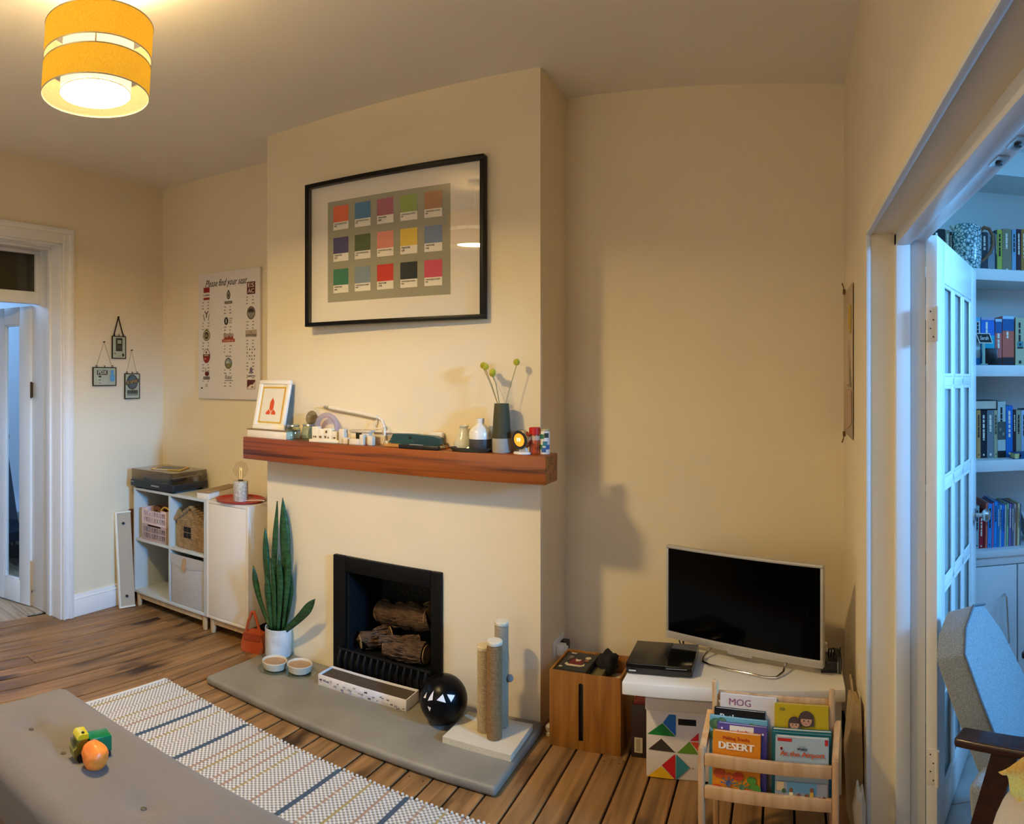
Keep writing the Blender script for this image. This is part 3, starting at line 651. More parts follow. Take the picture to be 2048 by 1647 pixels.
# clear rattle
t = on('clear_rattle', 'clear plastic rattle on the mantel beside the sand-coloured blocks', 'toy', -1.823, 2.765)
MB().ball((0, 0, .024), .024, glassy('clear_plastic', (.93, .94, .92), .05), 14).tube([(.022*math.cos(a*PI/10), 0, .066+.022*math.sin(a*PI/10)) for a in range(21)], .006, glassy('clear_plastic'), 8, False).build('shell', t)
MB().ball((.006, -.006, .014), .010, K('e8e2d6', .3), 10).ball((-.008, .004, .014), .009, K('b8b6ae', .3), 10).build('bead', t)
# wooden board, clipper case, black slab
t = on('wooden_board', 'thin honey-coloured wooden board under the dark zipped case', 'board', -1.655, 2.753)
MB().box(-.150, .150, -.045, .045, 0, .014, wood('honey_wood', 'a8763a', 'd0a05a', (4, 30, 30), .5), .003).build('slab', t)
t = on('dark_teal_case', 'dark teal ribbed electric clipper resting on the honey-coloured board', 'clippers', -1.655, 2.768, z=MT+.014)
m_teal = M('dark_teal_plastic', (.006, .05, .055), .35, bump=(120, .1))
MB().prism([(-.145, .004), (-.120, .046), (-.02, .048), (.10, .042), (.132, .034), (.135, .006), (.10, 0), (-.1, 0)], -.022, .022, m_teal).build('body', t)
b = MB()
for i in range(14): b.box(-.004+i*.009, .0+i*.009, -.0235, -.021, .010, .036-.0006*i, M('grip_rubber', (.02, .045, .06), .7), .001)
b.build('grip', t)
MB().box(-.032, -.016, -.0245, -.02, .026, .038, K('0c1214', .3), .002).build('slide_switch', t)
b = MB()
for i in range(3): b.cyl((-.146, -.0225, .014+i*.009), (-.125, -.0225, .018+i*.009), .0012, m_steel, 6)
b.build('blade_teeth', t)
t = on('black_slab', 'flat black wallet on the front edge of the mantel', 'wallet', -1.600, 2.694)
MB().box(-.106, .106, -.012, .014, 0, .019, K('0b0a0b', .4), .004).build('shell', t); MB().box(-.05, .02, -.006, .004, .019, .021, K('a9a6a2', .4), .001).build('card_corner', t)
# white cable with small plug
t = on('white_cable', 'white charging cable with a small adapter behind the dark case', 'cable', -1.70, 2.815)
MB().tube([(-.24, 0, .060), (-.1, .001, .060), (.02, .001, .058)], .0055, m_wp, 8).tube([(.02, -.004, .058), (.09, -.008, .060)], .002, m_wp, 6).build('cord', t)
MB().box(.09, .165, -.020, .004, .046, .072, m_wp, .004).box(.14, .165, -.016, .0, .010, .050, m_wp, .004).build('adapter', t)
# dark tray and vases
t = on('oval_dish', 'low dark green-grey dish in front of the two bud vases', 'dish', -1.352, 2.718)
MB().lathe([(0, .001), (.085, 0), (.103, .014), (.105, .018), (.098, .018), (.084, .006), (0, .005)], M('slate_glaze', (.035, .04, .032), .25), n=36, sy=.36).build('bowl', t)
t = on('bud_vase', 'small pale grey teardrop bud vase on the mantel', 'vase', -1.415, 2.782)
MB().lathe([(0, .002), (.030, 0), (.046, .012), (.047, .028), (.034, .060), (.021, .088), (.019, .098), (.0235, .108), (.021, .110), (.016, .098), (.018, .086), (0, .05)], M('celadon_glaze', (.60, .60, .50), .15), n=28).build('body', t)
t = on('two_tone_vase', 'white shouldered bottle vase with a dark grey base', 'vase', -1.318, 2.755)
MB().lathe([(.0515, .056), (.0515, .082), (.046, .098), (.026, .114), (.018, .122), (.018, .146), (.0145, .146), (.0145, .12)], M('white_glaze', (.78, .76, .71), .15), n=28).build('body', t)
MB().lathe([(0, 0), (.048, 0), (.0515, .006), (.0515, .056)], M('charcoal_glaze', (.06, .055, .055), .4), n=28).build('dipped_base', t)
t = on('tall_vase', 'tall dark olive vase with a grey foot holding yellow craspedia', 'vase', -1.212, 2.748)
MB().lathe([(.0405, .062), (.042, .066), (.036, .16), (.032, .214), (.0285, .214), (.031, .15), (0, .07)], M('matt_olive_stoneware', (.055, .05, .022), .75, bump=(150, .1)), n=32).build('body', t)
MB().lathe([(0, 0), (.039, 0), (.042, .005), (.0408, .064)], M('concrete_grey', (.36, .34, .29), .8, bump=(120, .1)), n=32).build('foot', t)
m_stem = M('dry_stem', (.30, .26, .10), .7); m_ball = M('craspedia_yellow', (.62, .55, .03), .9, bump=(260, .9))
for k, (dx, dz, dy) in enumerate(((-.098, .382, .02), (-.076, .376, -.004), (-.050, .345, .012), (-.038, .352, -.012), (.066, .395, .012))):
    f = on('craspedia', ['outermost yellow craspedia ball of the cluster in the olive vase', 'second yellow craspedia ball from the outer end of the cluster', 'lower rear yellow craspedia ball of the touching pair', 'lower front yellow craspedia ball of the touching pair', 'lone highest yellow craspedia ball leaning away from the cluster'][k], 'flower', -1.212, 2.748, group='craspedia stems in the olive vase')
    MB().tube([(dx*.12, dy*.2, .09), (dx*.25, dy*.4, .215), (dx*.62, dy*.8, .30), (dx, dy, dz-.012)], .0017, m_stem, 6).build('stem', f)
    MB().ball((dx, dy, dz), .0145, m_ball, 14, (1, 1, 1.05)).build('flower_head', f)
# thermostat on its stand
t = on('smart_thermostat', 'round thermostat with orange display on a white stand', 'thermostat', -1.106, 2.725, rz=-.32)
MB().lathe([(0, 0), (.040, 0), (.042, .004), (.038, .009), (0, .010)], m_white, n=32, sy=.75).prism([(-.02, .008), (.02, .008), (.014, .03), (-.014, .03)], .004, .016, m_white).build('stand', t)
b = MB(); b.m = Matrix.Translation((0, -.014, .061)) @ Matrix.Rotation(PI/2+.12, 4, 'X')
b.lathe([(0, -.030), (.038, -.030), (.042, -.024), (.042, 0), (.0385, .003)], M('thermostat_steel', (.55, .50, .42), .2, 1.0), n=40); b.build('housing', t)
b = MB(); b.m = Matrix.Translation((0, -.0145, .061)) @ Matrix.Rotation(PI/2+.12, 4, 'X'); b.lathe([(0, .0035), (.0395, .0035), (.040, .001)], M('black_glass', (.004, .004, .005), .08), n=40); b.build('bezel', t)
b = MB(); b.m = Matrix.Translation((0, -.0192, .0612)) @ Matrix.Rotation(.12, 4, 'X')
b.ell(0, 0, .0285, .0285, M('orange_display', (1, .3, .02), .5, emit=((1, .33, .02), .85)), 36).text('19', -.002, -.007, .016, M('display_digits', (1, 1, 1), .5, emit=((1, .96, 1), 1.1)), bold=.0008); b.build('display', t, smooth=0)
# spice jar and patterned tube
t = on('spice_jar', 'red-lidded jar of orange-red spice near the mantel end', 'jar', -1.058, 2.752)
MB().lathe([(0, 0), (.021, 0), (.0235, .004), (.0235, .075), (.020, .086)], M('red_spice', (.42, .06, .012), .25, var=(60, .5), coat=.5), n=24).build('body', t)
MB().lathe([(.0236, .060), (.0238, .060), (.0238, .078), (.0236, .078)], K('c8a98c'), n=24).build('label', t)
MB().lathe([(.0245, .086), (.0245, .112), (.022, .114), (0, .114)], K('c01a0a', .35), n=24).build('lid', t)
t = on('patterned_tube', 'white tube with green and blue patches at the mantel end', 'tube', -1.017, 2.768)
MB().lathe([(0, 0), (.0215, 0), (.0215, .096), (.0205, .098)], M('tube_card', (.72, .70, .66), .4), n=24).build('body', t)
MB().lathe([(.0218, .098), (.0218, .106), (0, .107)], K('b9ac86', .4), n=24).build('lid', t)
b = MB()
for a, z, c in ((-1.9, .075, '2f7a5c'), (-1.2, .045, '3a7f8a'), (-2.2, .03, '2f7a5c'), (-.9, .080, '31402e'), (-1.5, .018, '2b5f9a'), (-.6, .03, '2b5f9a')):
    b.m = Matrix.Translation((0, 0, z)) @ Matrix.Rotation(a+PI/2, 4, 'Z'); b.lay = 0
    b.add([(.0218*math.sin(q*.12), -.0219*math.cos(q*.12), .010*s) for s in (-1, 1) for q in range(-4, 5)], [(q, q+1, q+10, q+9) for q in range(8)], K(c))
b.build('printed_patch', t)

# ------------------------------------------------------------------ hearth and fireplace
HZ = .042
ht = thing('hearth_slab', 'grey-green stone hearth slab with rounded edges on the floorboards', 'hearth', (-1.83, 2.561, 0))
m_hearth = M('hearth_stone', (.225, .205, .165), .5, var=(5, .18), bump=(40, .12))
MB().box(-.775, .790, -.262, .263, 0, HZ, m_hearth, .016, 4).build('slab', ht)
fp = thing('fireplace', 'black cast-iron fireplace insert with logs and a low fret', 'fireplace', (-1.865, CHY, HZ))
m_iron = M('black_iron', (.004, .004, .0045), .5, bump=(90, .1), spec=.15); m_fire = M('sooty_firebrick', (.006, .007, .009), .5, bump=(60, .6), spec=.3)
b = MB()
for x0, x1, z0, z1 in ((-.318, -.240, 0, .595), (.262, .318, 0, .595), (-.240, .262, .520, .595)): b.box(x0, x1, -.022, .006, z0, z1, m_iron, .004)
b.build('surround', fp)
for nm, a in (('side_panel', (-.238, -.23, .0, .33, .0, .52)), ('side_panel', (.252, .260, .0, .33, .0, .52)), ('back_panel', (-.238, .26, .30, .312, .0, .52)), ('top_panel', (-.238, .26, .0, .33, .512, .52)), ('fire_bed', (-.238, .26, -.01, .33, .0, .10))):
    bx(nm, fp, *a, m_fire)
m_fret = M('fret_iron', (.006, .006, .007), .35, spec=.3)
b = MB().box(-.262, .275, -.055, -.045, .128, .140, m_fret, .003).box(-.262, .275, -.055, -.045, .022, .036, m_fret, .003).box(-.262, .275, -.045, -.020, .118, .128, m_fret, .003)
b.build('fret_rail', fp)
for i in range(14):
    x = -.245+i*.0385; b = MB().tube([(x, -.050, .03), (x, -.062, .06), (x, -.066, .09), (x, -.052, .13)], [.007, .010, .010, .006], m_fret, 8); b.build('fret_bar', fp)
MB().box(-.30, .30, -.05, -.022, .0, .026, m_fret, .004).build('ash_lip', fp)
m_bark = M('log_bark', (.10, .055, .028), .85, var=(22, .6), bump=(45, 1.0), stretch=(1, 4, 4)); m_cut = M('log_cut_end', (.42, .27, .12), .8, var=(40, .25))
def log(name_i, p0, p1, r0, r1, seed):
    rd = random.Random(seed); p0 = Vector(p0); p1 = Vector(p1); n = 7; b = MB()
    pts = [p0.lerp(p1, i/n)+Vector((rd.uniform(-.008, .008), rd.uniform(-.008, .008), rd.uniform(-.01, .01))) for i in range(n+1)]
    b.tube(pts, [(r0+(r1-r0)*i/n)*rd.uniform(.86, 1.1) for i in range(n+1)], m_bark, 14)
    d = (p1-p0).normalized(); b.cyl(p0-d*.001, p0-d*.004, r0*.86, m_cut, 12); b.cyl(p1+d*.001, p1+d*.004, r1*.86, m_cut, 12)
    for i in range(26):  # bark ridges
        q = rd.uniform(.05, .85); a = rd.uniform(0, 2*PI); u = d.cross(Vector((0, 0, 1))).normalized(); v = d.cross(u); rr = (r0+(r1-r0)*q)
        o_ = (u*math.cos(a)+v*math.sin(a))*rr; c = p0.lerp(p1, q); b.tube([c+o_*.96-d*.03, c+o_*1.06, c+o_*.96+d*.035], [.002, .006, .002], m_bark, 5)
    t = thing('fire_log', ['ridged brown log lying across the top of the grate', 'pale-ended short log at the front of the grate nearest the plant', 'broad ridged log directly behind the fret bars', 'short split log in the middle of the grate', 'dark log leaning up against the firebox side'][name_i], 'log', (-1.865, CHY, HZ), group='logs in the fireplace'); b.build('bark', t)
    return t
log(0, (-.175, .205, .262), (.135, .185, .292), .060, .066, 1)
log(1, (-.190, .045, .150), (-.085, .165, .175), .040, .048, 2)
log(2, (-.04, .060, .154), (.185, .070, .158), .046, .052, 3)
log(3, (-.060, .040, .192), (.12, .115, .205), .015, .020, 4)
log(4, (.205, .20, .15), (.085, .255, .335), .028, .032, 5)
# plant, saucer, pot
PX, PY = -2.525, 2.757
t = thing('plant_saucer', 'clear shallow plant saucer under the marbled pot on the hearth', 'saucer', (PX-.01, PY-.002, HZ+.0005))
MB().lathe([(0, 0), (.088, 0), (.096, .012), (.094, .012), (.087, .003), (0, .003)], glassy('saucer_glass', (.86, .90, .88), .08), n=32).build('dish', t)
t = thing('plant_pot', 'white marbled cylindrical plant pot on the hearth corner', 'plant pot', (PX, PY, HZ+.004))
MB().lathe([(0, 0), (.070, 0), (.072, .004), (.073, .148), (.071, .15), (.068, .148), (.067, .125), (0, .125)], M('white_marble_glaze', (.66, .69, .70), .25, var=(9, .30, (.84, .86, .87)), coat=.3), n=36).build('pot', t)
MB().lathe([(0, .132), (.066, .128)], M('potting_soil', (.03, .02, .012), .95, bump=(200, 1)), n=24).build('soil', t)
sp = thing('snake_plant', 'tall dark green snake plant growing from the marbled pot', 'plant', (PX, PY, HZ+.136))
def leafmat():
    if 'snake_leaf' in _mc: return _mc['snake_leaf']
    m = M('snake_leaf', (.012, .06, .016), .35, var=(26, .55, (.03, .115, .035)), stretch=(1, 1, 3.2)); return m
def leaf(x0, y0, tip, wmax, bend=0., tw=0.):
    base = Vector((x0, y0, 0)); tp = Vector(tip); n = 12; vs = []; fs = []
    d = (tp-base); side0 = Vector((d.z, 0, -d.x)).normalized()
    for i in range(n+1):
        q = i/n; c = base.lerp(tp, q)+Vector((bend*math.sin(q*PI), 0, 0)); w_ = wmax*(.5+.5*min(q/.65, 1))*(1 if q < .68 else max(.0, 1-((q-.68)/.32)**1.9))+.0006
        a = tw*q; s_ = Vector((math.cos(a)*side0.x, math.sin(a), side0.z)).normalized(); nn = d.cross(s_).normalized()
        vs += [c-s_*w_+nn*w_*.35, c-s_*w_*.5+nn*.002, c-nn*.003, c+s_*w_*.5+nn*.002, c+s_*w_+nn*w_*.35]
    o = 0
    for i in range(n):
        for k in range(4): fs.append((i*5+k, i*5+k+1, i*5+k+6, i*5+k+5))
    b = MB(); b.add(vs, fs, leafmat()); o = b.build('leaf', sp, smooth=80)
    md = o.modifiers.new('thickness', 'SOLIDIFY'); md.thickness = .0035; md.offset = 0
for a in ((.014, .01, (.022, .012, .722), .030, .020, .5), (-.014, .012, (-.006, .0, .700), .025, -.034, -.3), (-.030, -.01, (-.098, .0, .552), .019, -.016, .6), (.032, -.006, (.102, -.02, .478), .018, .004, .9), (-.042, -.02, (-.152, -.04, .330), .018, -.026, .5), (.045, -.012, (.305, -.055, .245), .024, .012, .1), (0, -.03, (-.005, -.055, .40), .024, .0, -.5), (.022, -.03, (.05, -.05, .43), .018, .010, .6), (-.02, -.034, (-.03, -.06, .30), .020, -.006, .4), (.028, .015, (.075, .02, .33), .018, .010, .5), (.004, -.01, (.022, .0, .36), .026, .0, -.8), (-.03, .02, (-.055, .03, .30), .018, -.004, .4)):
    leaf(*a)
# orange handbag tucked between cabinet and hearth
t = thing('orange_bag', 'orange-red small bag tucked between the white cabinet and the pot', 'bag', (-2.727, 2.775, 0), rz=.35)
m_or = M('orange_leather', (.42, .065, .012), .55, bump=(90, .2))
MB().prism([(-.062, 0), (.062, 0), (.070, .035), (.055, .105), (.028, .118), (-.028, .118), (-.055, .105), (-.070, .035)], -.030, .030, m_or).build('body', t)
MB().tube([(-.045, -.012, .105), (-.030, -.012, .17), (-.008, -.010, .225), (.004, -.010, .228), (.018, -.012, .19), (.045, -.012, .105)], .009, m_or, 8).build('strap', t)
MB().prism([(-.055, .108), (.055, .108), (.05, .07), (-.05, .07)], -.034, -.030, M('dark_orange_flap', (.30, .04, .01), .5)).build('flap', t)
# cat bowls on glass saucers
m_bowl = M('cream_stoneware', (.60, .53, .40), .35, bump=(80, .05)); m_food = M('cat_milk_brown', (.40, .24, .12), .5, var=(40, .15))
for lab, x, y in (('cream bowl of brown kibble nearest the plant pot', -2.415, 2.632), ('cream bowl of brown kibble nearer the firebox', -2.292, 2.688)):
    s = thing('glass_saucer', 'clear glass saucer under the '+lab[:lab.index(' nearest') if 'nearest' in lab else lab.index(' nearer')]+(' nearest the plant pot' if 'nearest' in lab else ' nearer the firebox'), 'saucer', (x+.0, y-.022, HZ+.0005), group='saucers under the cat bowls')
    MB().lathe([(0, 0), (.080, 0), (.088, .004), (.088, .006), (.080, .003), (0, .003)], glassy('saucer_glass'), n=36).build('plate', s)
    t = thing('cat_bowl', lab, 'bowl', (x, y-.022, HZ+.004), group='cat bowls on the hearth')
    MB().lathe([(0, 0), (.050, 0), (.058, .006), (.066, .040), (.064, .043), (.061, .040), (.055, .010), (0, .008)], m_bowl, n=36).build('bowl', t)
    MB().lathe([(0, .0335), (.0600, .0325), (.0600, .030)], m_food, n=30).build('food', t)
# long cardboard scratcher in its printed white tray
t = thing('scratcher_tray', 'long white butterfly-printed tray holding a brown cardboard scratcher', 'cat scratcher', (-1.882, 2.684, HZ+.0005), rz=.035)
m_tray = K('e6e2e4', .6); L2, D2, H2 = .250, .060, .052
b = MB().box(-L2, L2, -D2, -D2+.005, 0, H2, m_tray, .001).box(-L2, L2, D2-.005, D2, 0, H2, m_tray, .001).box(-L2, -L2+.005, -D2, D2, 0, H2, m_tray, .001).box(L2-.005, L2, -D2, D2, 0, H2, m_tray, .001).box(-L2, L2, -D2, D2, 0, .003, m_tray)
b.build('tray', t)
MB().box(-L2+.006, L2-.006, -D2+.006, D2-.006, .003, .043, M('corrugated_card', (.13, .095, .062), .95, var=(60, .4), bump=(180, .9), stretch=(.2, 6, 1)), .001).build('corrugated_pad', t)
b = MB(); rd = random.Random(3); cols_ = ['6a6a78', '8a8792', '4a4a55', 'a29aa6']
for i in range(24):
    x = -L2+.02+i*.0205+rd.uniform(-.006, .006); z = rd.uniform(.012, .042); c = K(rd.choice(cols_)); r = rd.uniform(.003, .0055)
    b.ell(x-r*.8, z, r, r*.8, c, 8).ell(x+r*.8, z+.001, r*.8, r, c, 8)
    if i % 3 == 0: b.rect(x-.001, z-.012, x+.001, z-.002, c)
b.build('butterfly_print', t, (0, -D2-.0005, 0), smooth=0)
# black ball cat house with cut-outs
t = thing('cat_ball', 'shiny black ball cat toy with white triangular cut-outs', 'cat toy', (-1.437, 2.630, HZ+.0005), rz=.5)
m_bb = M('black_felt_ball', (.002, .002, .003), .3, spec=.15)
MB().ball((0, 0, .105), .105, m_bb, 36).build('shell', t)
b = MB(); m_wh = K('e9e7ee', .4)
def patch(az, el, tri):
    b.m = Matrix.Translation((0, 0, .105)) @ Matrix.Rotation(az, 4, 'Z') @ Matrix.Rotation(el-.42, 4, 'X')
    n = 5; vs = []; fs = []
    A, B_, C_ = [Vector((p[0], p[1])) for p in tri]
    idx = {}
    for i in range(n+1):
        for j in range(n+1-i):
            q = A+(B_-A)*i/n+(C_-A)*j/n; idx[(i, j)] = len(vs); v = Vector((q.x*1.1, -.105, q.y*1.1)).normalized()*.106; vs.append(v[:])
    for i in range(n):
        for j in range(n-i):
            fs.append((idx[(i, j)], idx[(i+1, j)], idx[(i, j+1)]))
            if i+j < n-1: fs.append((idx[(i+1, j)], idx[(i+1, j+1)], idx[(i, j+1)]))
    b.add(vs, fs, m_wh)
patch(-.06, .0, [(-.022, -.004), (.014, -.012), (.002, .018)]); patch(.36, .0, [(-.016, .018), (.016, .010), (-.004, -.012)]); patch(-.62, -.05, [(-.010, -.02), (.012, -.012), (.006, .022)]); patch(-.95, .1, [(-.006, -.004), (.008, .0), (.004, .022)]); patch(-.62, .42, [(-.008, .006), (.008, .004), (.002, -.012)])
b.build('cut_out', t)
# sisal scratching posts
t = thing('scratching_post', 'three sisal scratching posts of different heights on a cream base', 'cat scratching post', (-1.213, 2.607, HZ+.0005))
m_pl = M('cream_plush', (.66, .58, .42), .95, bump=(160, .6), sheen=.3)
MB().prism([(-.150, -.122), (.160, -.130), (.152, .130), (-.148, .118)], 0, .026, m_pl, 'z').build('base', t)
def sisal(x, y, h, r, m_):
    b = MB(); prof = []; n = int(h/.0065)
    for i in range(n): z = .026+i*.0065; prof += [(r-.0016, z), (r, z+.0018), (r, z+.0047)]
    prof.append((r-.0016, .026+n*.0065)); b.lathe(prof, m_, (x, y, 0), 22); b.build('sisal_post', t)
    MB().lathe([(0, .026+h), (r+.001, .026+h), (r+.002, .030+h), (r+.002, .038+h), (r-.002, .042+h), (0, .042+h)], m_pl, (x, y, 0), 24).build('post_cap', t)
m_s1 = M('natural_sisal', (.42, .33, .20), .95, var=(120, .2), bump=(300, .5)); m_s2 = M('brown_sisal', (.26, .145, .055), .95, var=(120, .25), bump=(300, .5))
sisal(-.016, -.002, .345, .030, m_s1); sisal(.046, -.034, .386, .032, m_s2); sisal(.034, .065, .432, .030, M('grey_sisal', (.36, .29, .20), .95, bump=(300, .5)))
b = MB().tube([(.062, .066, .39), (.070, .066, .30), (.068, .066, .25)], .0012, m_s1, 5); b.build('toy_string', t)
MB().ball((.072, .066, .235), .016, M('grey_pompom', (.30, .27, .24), .95, bump=(200, .8)), 12).build('toy_ball', t)
# wooden door stop
t = thing('door_stop', 'small round cream door stop by the hearth corner', 'door stop', (-1.010, 2.800, 0))
MB().lathe([(0, 0), (.013, 0), (.013, .01), (.008, .016), (.016, .03), (.016, .04), (.008, .05), (0, .051)], M('cream_knob', (.60, .52, .36), .4), n=18).build('knob', t)

# ------------------------------------------------------------------ left alcove: two cabinets and what they hold
CA = .082; CO = (-3.822, 2.718, 0)      # front-left corner of the open unit; local +x along the fronts, +y into the alcove
def cab_pt(x, y, z=0): c, s = math.cos(CA), math.sin(CA); return (CO[0]+x*c-y*s, CO[1]+x*s+y*c, z)
m_ek = M('pale_grey_lacquer', (.50, .53, .52), .45); m_ekw = M('warm_white_lacquer', (.74, .70, .63), .45)
m_beech = wood('pale_beech', 'b08f64', 'd2b58a', (30, 30, 4), .5)
Z0, Z1 = .092, .805; UW = .683; UD = .345
t = thing('cube_shelf', 'pale grey four-cube open shelf unit on beech legs', 'shelf unit', CO, rz=CA)
th = .016
b = MB()
for x0, x1, y0, y1, z0, z1 in ((0, th, 0, UD, Z0, Z1), (UW-th, UW, 0, UD, Z0, Z1), (th, UW-th, 0, UD, Z0, Z0+th), (th, UW-th, 0, UD, Z1-th, Z1)): b.box(x0, x1, y0, y1, z0, z1, m_ek, .001)
b.build('carcass', t)
bx('back_panel', t, th, UW-th, UD-.008, UD-.002, Z0+th, Z1-th, M('grey_back', (.30, .31, .29), .6))
mx0 = .353
bx('divider', t, mx0-.008, mx0+.008, .004, UD-.009, Z0+th, Z1-th, m_ek, .001)
zs = .452
for x0, x1 in ((th, mx0-.008), (mx0+.008, UW-th)): bx('shelf', t, x0, x1, .006, UD-.009, zs-.008, zs+.008, m_ek, .001)
b = MB()
for y in (.030, UD-.04): b.box(.03, UW-.03, y-.011, y+.011, Z0-.040, Z0-.001, m_beech, .002)
b.build('leg_frame', t)
for x in (.030, UW-.030):
    for y in (.030, UD-.04): MB().lathe([(0, 0), (.015, 0), (.018, .02), (.020, Z0-.002)], m_beech, (x, y, 0), 16).build('leg', t)
wc = thing('white_cabinet', 'white one-door cabinet on beech legs beside the chimney breast', 'cabinet', cab_pt(UW+.005, 0), rz=CA)
CWd = .336
b = MB()
for x0, x1, y0, y1, z0, z1 in ((0, th, 0, UD, Z0, Z1), (CWd-th, CWd, 0, UD, Z0, Z1), (th, CWd-th, 0, UD, Z0, Z0+th), (th, CWd-th, 0, UD, Z1-th, Z1), (th, CWd-th, UD-.01, UD, Z0+th, Z1-th)): b.box(x0, x1, y0, y1, z0, z1, m_ekw, .001)
b.build('carcass', wc)
bx('door', wc, th+.002, CWd-th-.002, .0005, .018, Z0+th+.002, Z1-th-.002, m_ekw, .002)
b = MB()
for y in (.030, UD-.04): b.box(.03, CWd-.02, y-.011, y+.011, Z0-.040, Z0-.001, m_beech, .002)
b.build('leg_frame', wc)
for x in (.032, CWd-.022):
    for y in (.030, UD-.04): MB().lathe([(0, 0), (.015, 0), (.018, .02), (.020, Z0-.002)], m_beech, (x, y, 0), 16).build('leg', wc)
# stacked folding crates
def crate(label, z, col, var_):
    t = thing('folding_crate', label, 'crate', cab_pt(.186, .145, z), rz=CA, group='folding crates stacked in one cube')
    m_ = M('crate_'+var_, col, .5); W2, D2_, H = .118, .125, .106
    b = MB()
    for sx in (-1, 1): b.box(sx*W2-.003, sx*W2+.003, -D2_, D2_, 0, H, m_, .001)
    b.box(-W2, W2, D2_-.004, D2_, 0, H, m_, .001).box(-W2, W2, -D2_, D2_, 0, .004, m_)
    b.build('tub', t)
    b = MB().box(-W2, W2, -D2_, -D2_+.005, 0, .014, m_, .001).box(-W2, W2, -D2_, -D2_+.005, .088, .094, m_, .001).box(-W2, W2, -D2_, -D2_+.005, .048, .056, m_, .001)
    for s in (-1, 1): b.box(s*W2*.985-.005, s*W2*.985+.005, -D2_-.002, -D2_+.006, 0, H, m_, .001).box(s*.090-.026 if s < 0 else .064, s*.090+.026 if s < 0 else .116, -D2_, -D2_+.005, .094, H, m_, .001)
    b.build('front_rail', t)
    b = MB()
    for row, z0 in ((0, .014), (1, .056)):
        for i in range(17):
            x = -W2+.010+i*.0132
            sl = .010*(1 if (i//3) % 2 else -1)
            b.prism([(x, z0), (x+.0055, z0), (x+.0055+sl*.4, z0+.034), (x+sl*.4, z0+.034)], -D2_+.001, -D2_+.004, m_)
    o = b.build('lattice', t)
    return t
c1 = crate('dusky mauve folding crate under the pale pink one', zs+.0085, (.42, .30, .27), 'mauve')
c2 = crate('pale pink folding crate stacked on the mauve one', zs+.0085+.107, (.66, .50, .48), 'pink')
t = thing('wooden_toys', 'heap of brown wooden toys in the pink crate', 'toys', cab_pt(.186, .145, zs+.175), rz=CA)
rd = random.Random(5)
for i in range(9): MB().ball((rd.uniform(-.08, .08), rd.uniform(-.09, .06), rd.uniform(-.01, .035)), .03, M('brown_toy_wood', (.20, .09, .04), .6, var=(10, .3)), 12, (1.2, .8, .8)).build('toy_piece', t)
MB().tube([(.045+.04*math.cos(a*PI/10), -.06, .028+.03*math.sin(a*PI/10)) for a in range(21)], .006, K('d8b24a'), 8, False).build('yellow_ring', t)
# rattan house basket
t = thing('rattan_house', 'woven rattan house-shaped basket in the cube above the felt box', 'basket', cab_pt(.515, .15, zs+.0085), rz=CA)
m_rat = M('rattan', (.30, .19, .085), .8, var=(40, .35), bump=(80, .5)); m_rat2 = M('rattan_dark', (.14, .085, .035), .9)
b = MB(); HW, HD, HH = .124, .105, .185
for i in range(19):
    z = .005+i*.0098; off = .002*(i % 2)
    for s in (-1, 1):
        b.tube([(-HW, s*HD-off, z), (-HW*.5, s*HD+off, z), (0, s*HD-off, z), (HW*.5, s*HD+off, z), (HW, s*HD-off, z)], .0058, m_rat, 6)
        b.tube([(s*HW, -HD, z), (s*HW, 0, z), (s*HW, HD, z)], .0058, m_rat, 6)
o = b.build('woven_wall', t); o['kind'] = 'stuff'
b = MB()
for k in range(9):
    zz = HH+.092*(1-k/8)-.006; xx_ = .006+(HW+.008)*k/8
    for s in (-1, 1): b.tube([(s*xx_, -HD-.014, zz), (s*xx_, 0, zz+.002), (s*xx_, HD+.01, zz)], .0095, m_rat, 6)
o = b.build('woven_roof', t); o['kind'] = 'stuff'
b = MB().prism([(-HW, HH), (HW, HH), (0, HH+.082)], -HD+.004, -HD+.010, m_rat); b.build('gable', t)
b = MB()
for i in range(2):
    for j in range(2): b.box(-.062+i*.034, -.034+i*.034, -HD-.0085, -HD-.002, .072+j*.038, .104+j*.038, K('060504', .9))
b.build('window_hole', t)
# felt box with leather tab
t = thing('felt_box', 'grey felt storage box with a tan leather tab under the rattan house', 'storage box', cab_pt(.516, .150, Z0+th+.0005), rz=CA)
m_felt = M('grey_felt', (.44, .43, .42), .95, var=(160, .08), bump=(250, .4))
b = MB().box(-.148, .148, -.140, -.136, 0, .312, m_felt, .002).box(-.148, .148, .136, .140, 0, .312, m_felt, .002).box(-.148, -.144, -.14, .14, 0, .312, m_felt, .002).box(.144, .148, -.14, .14, 0, .312, m_felt, .002).box(-.148, .148, -.14, .14, 0, .004, m_felt)
b.build('body', t)
MB().prism([(-.150, .312), (.150, .312), (.150, .258), (.05, .240), (-.06, .236), (-.150, .256)], -.1435, -.1405, m_felt).build('folded_cuff', t)
MB().prism([(-.040, .292), (-.022, .306), (-.008, .300), (-.012, .245), (-.022, .212), (-.036, .212), (-.046, .238)], -.1475, -.1438, M('tan_leather', (.48, .29, .15), .6)).build('leather_tab', t)
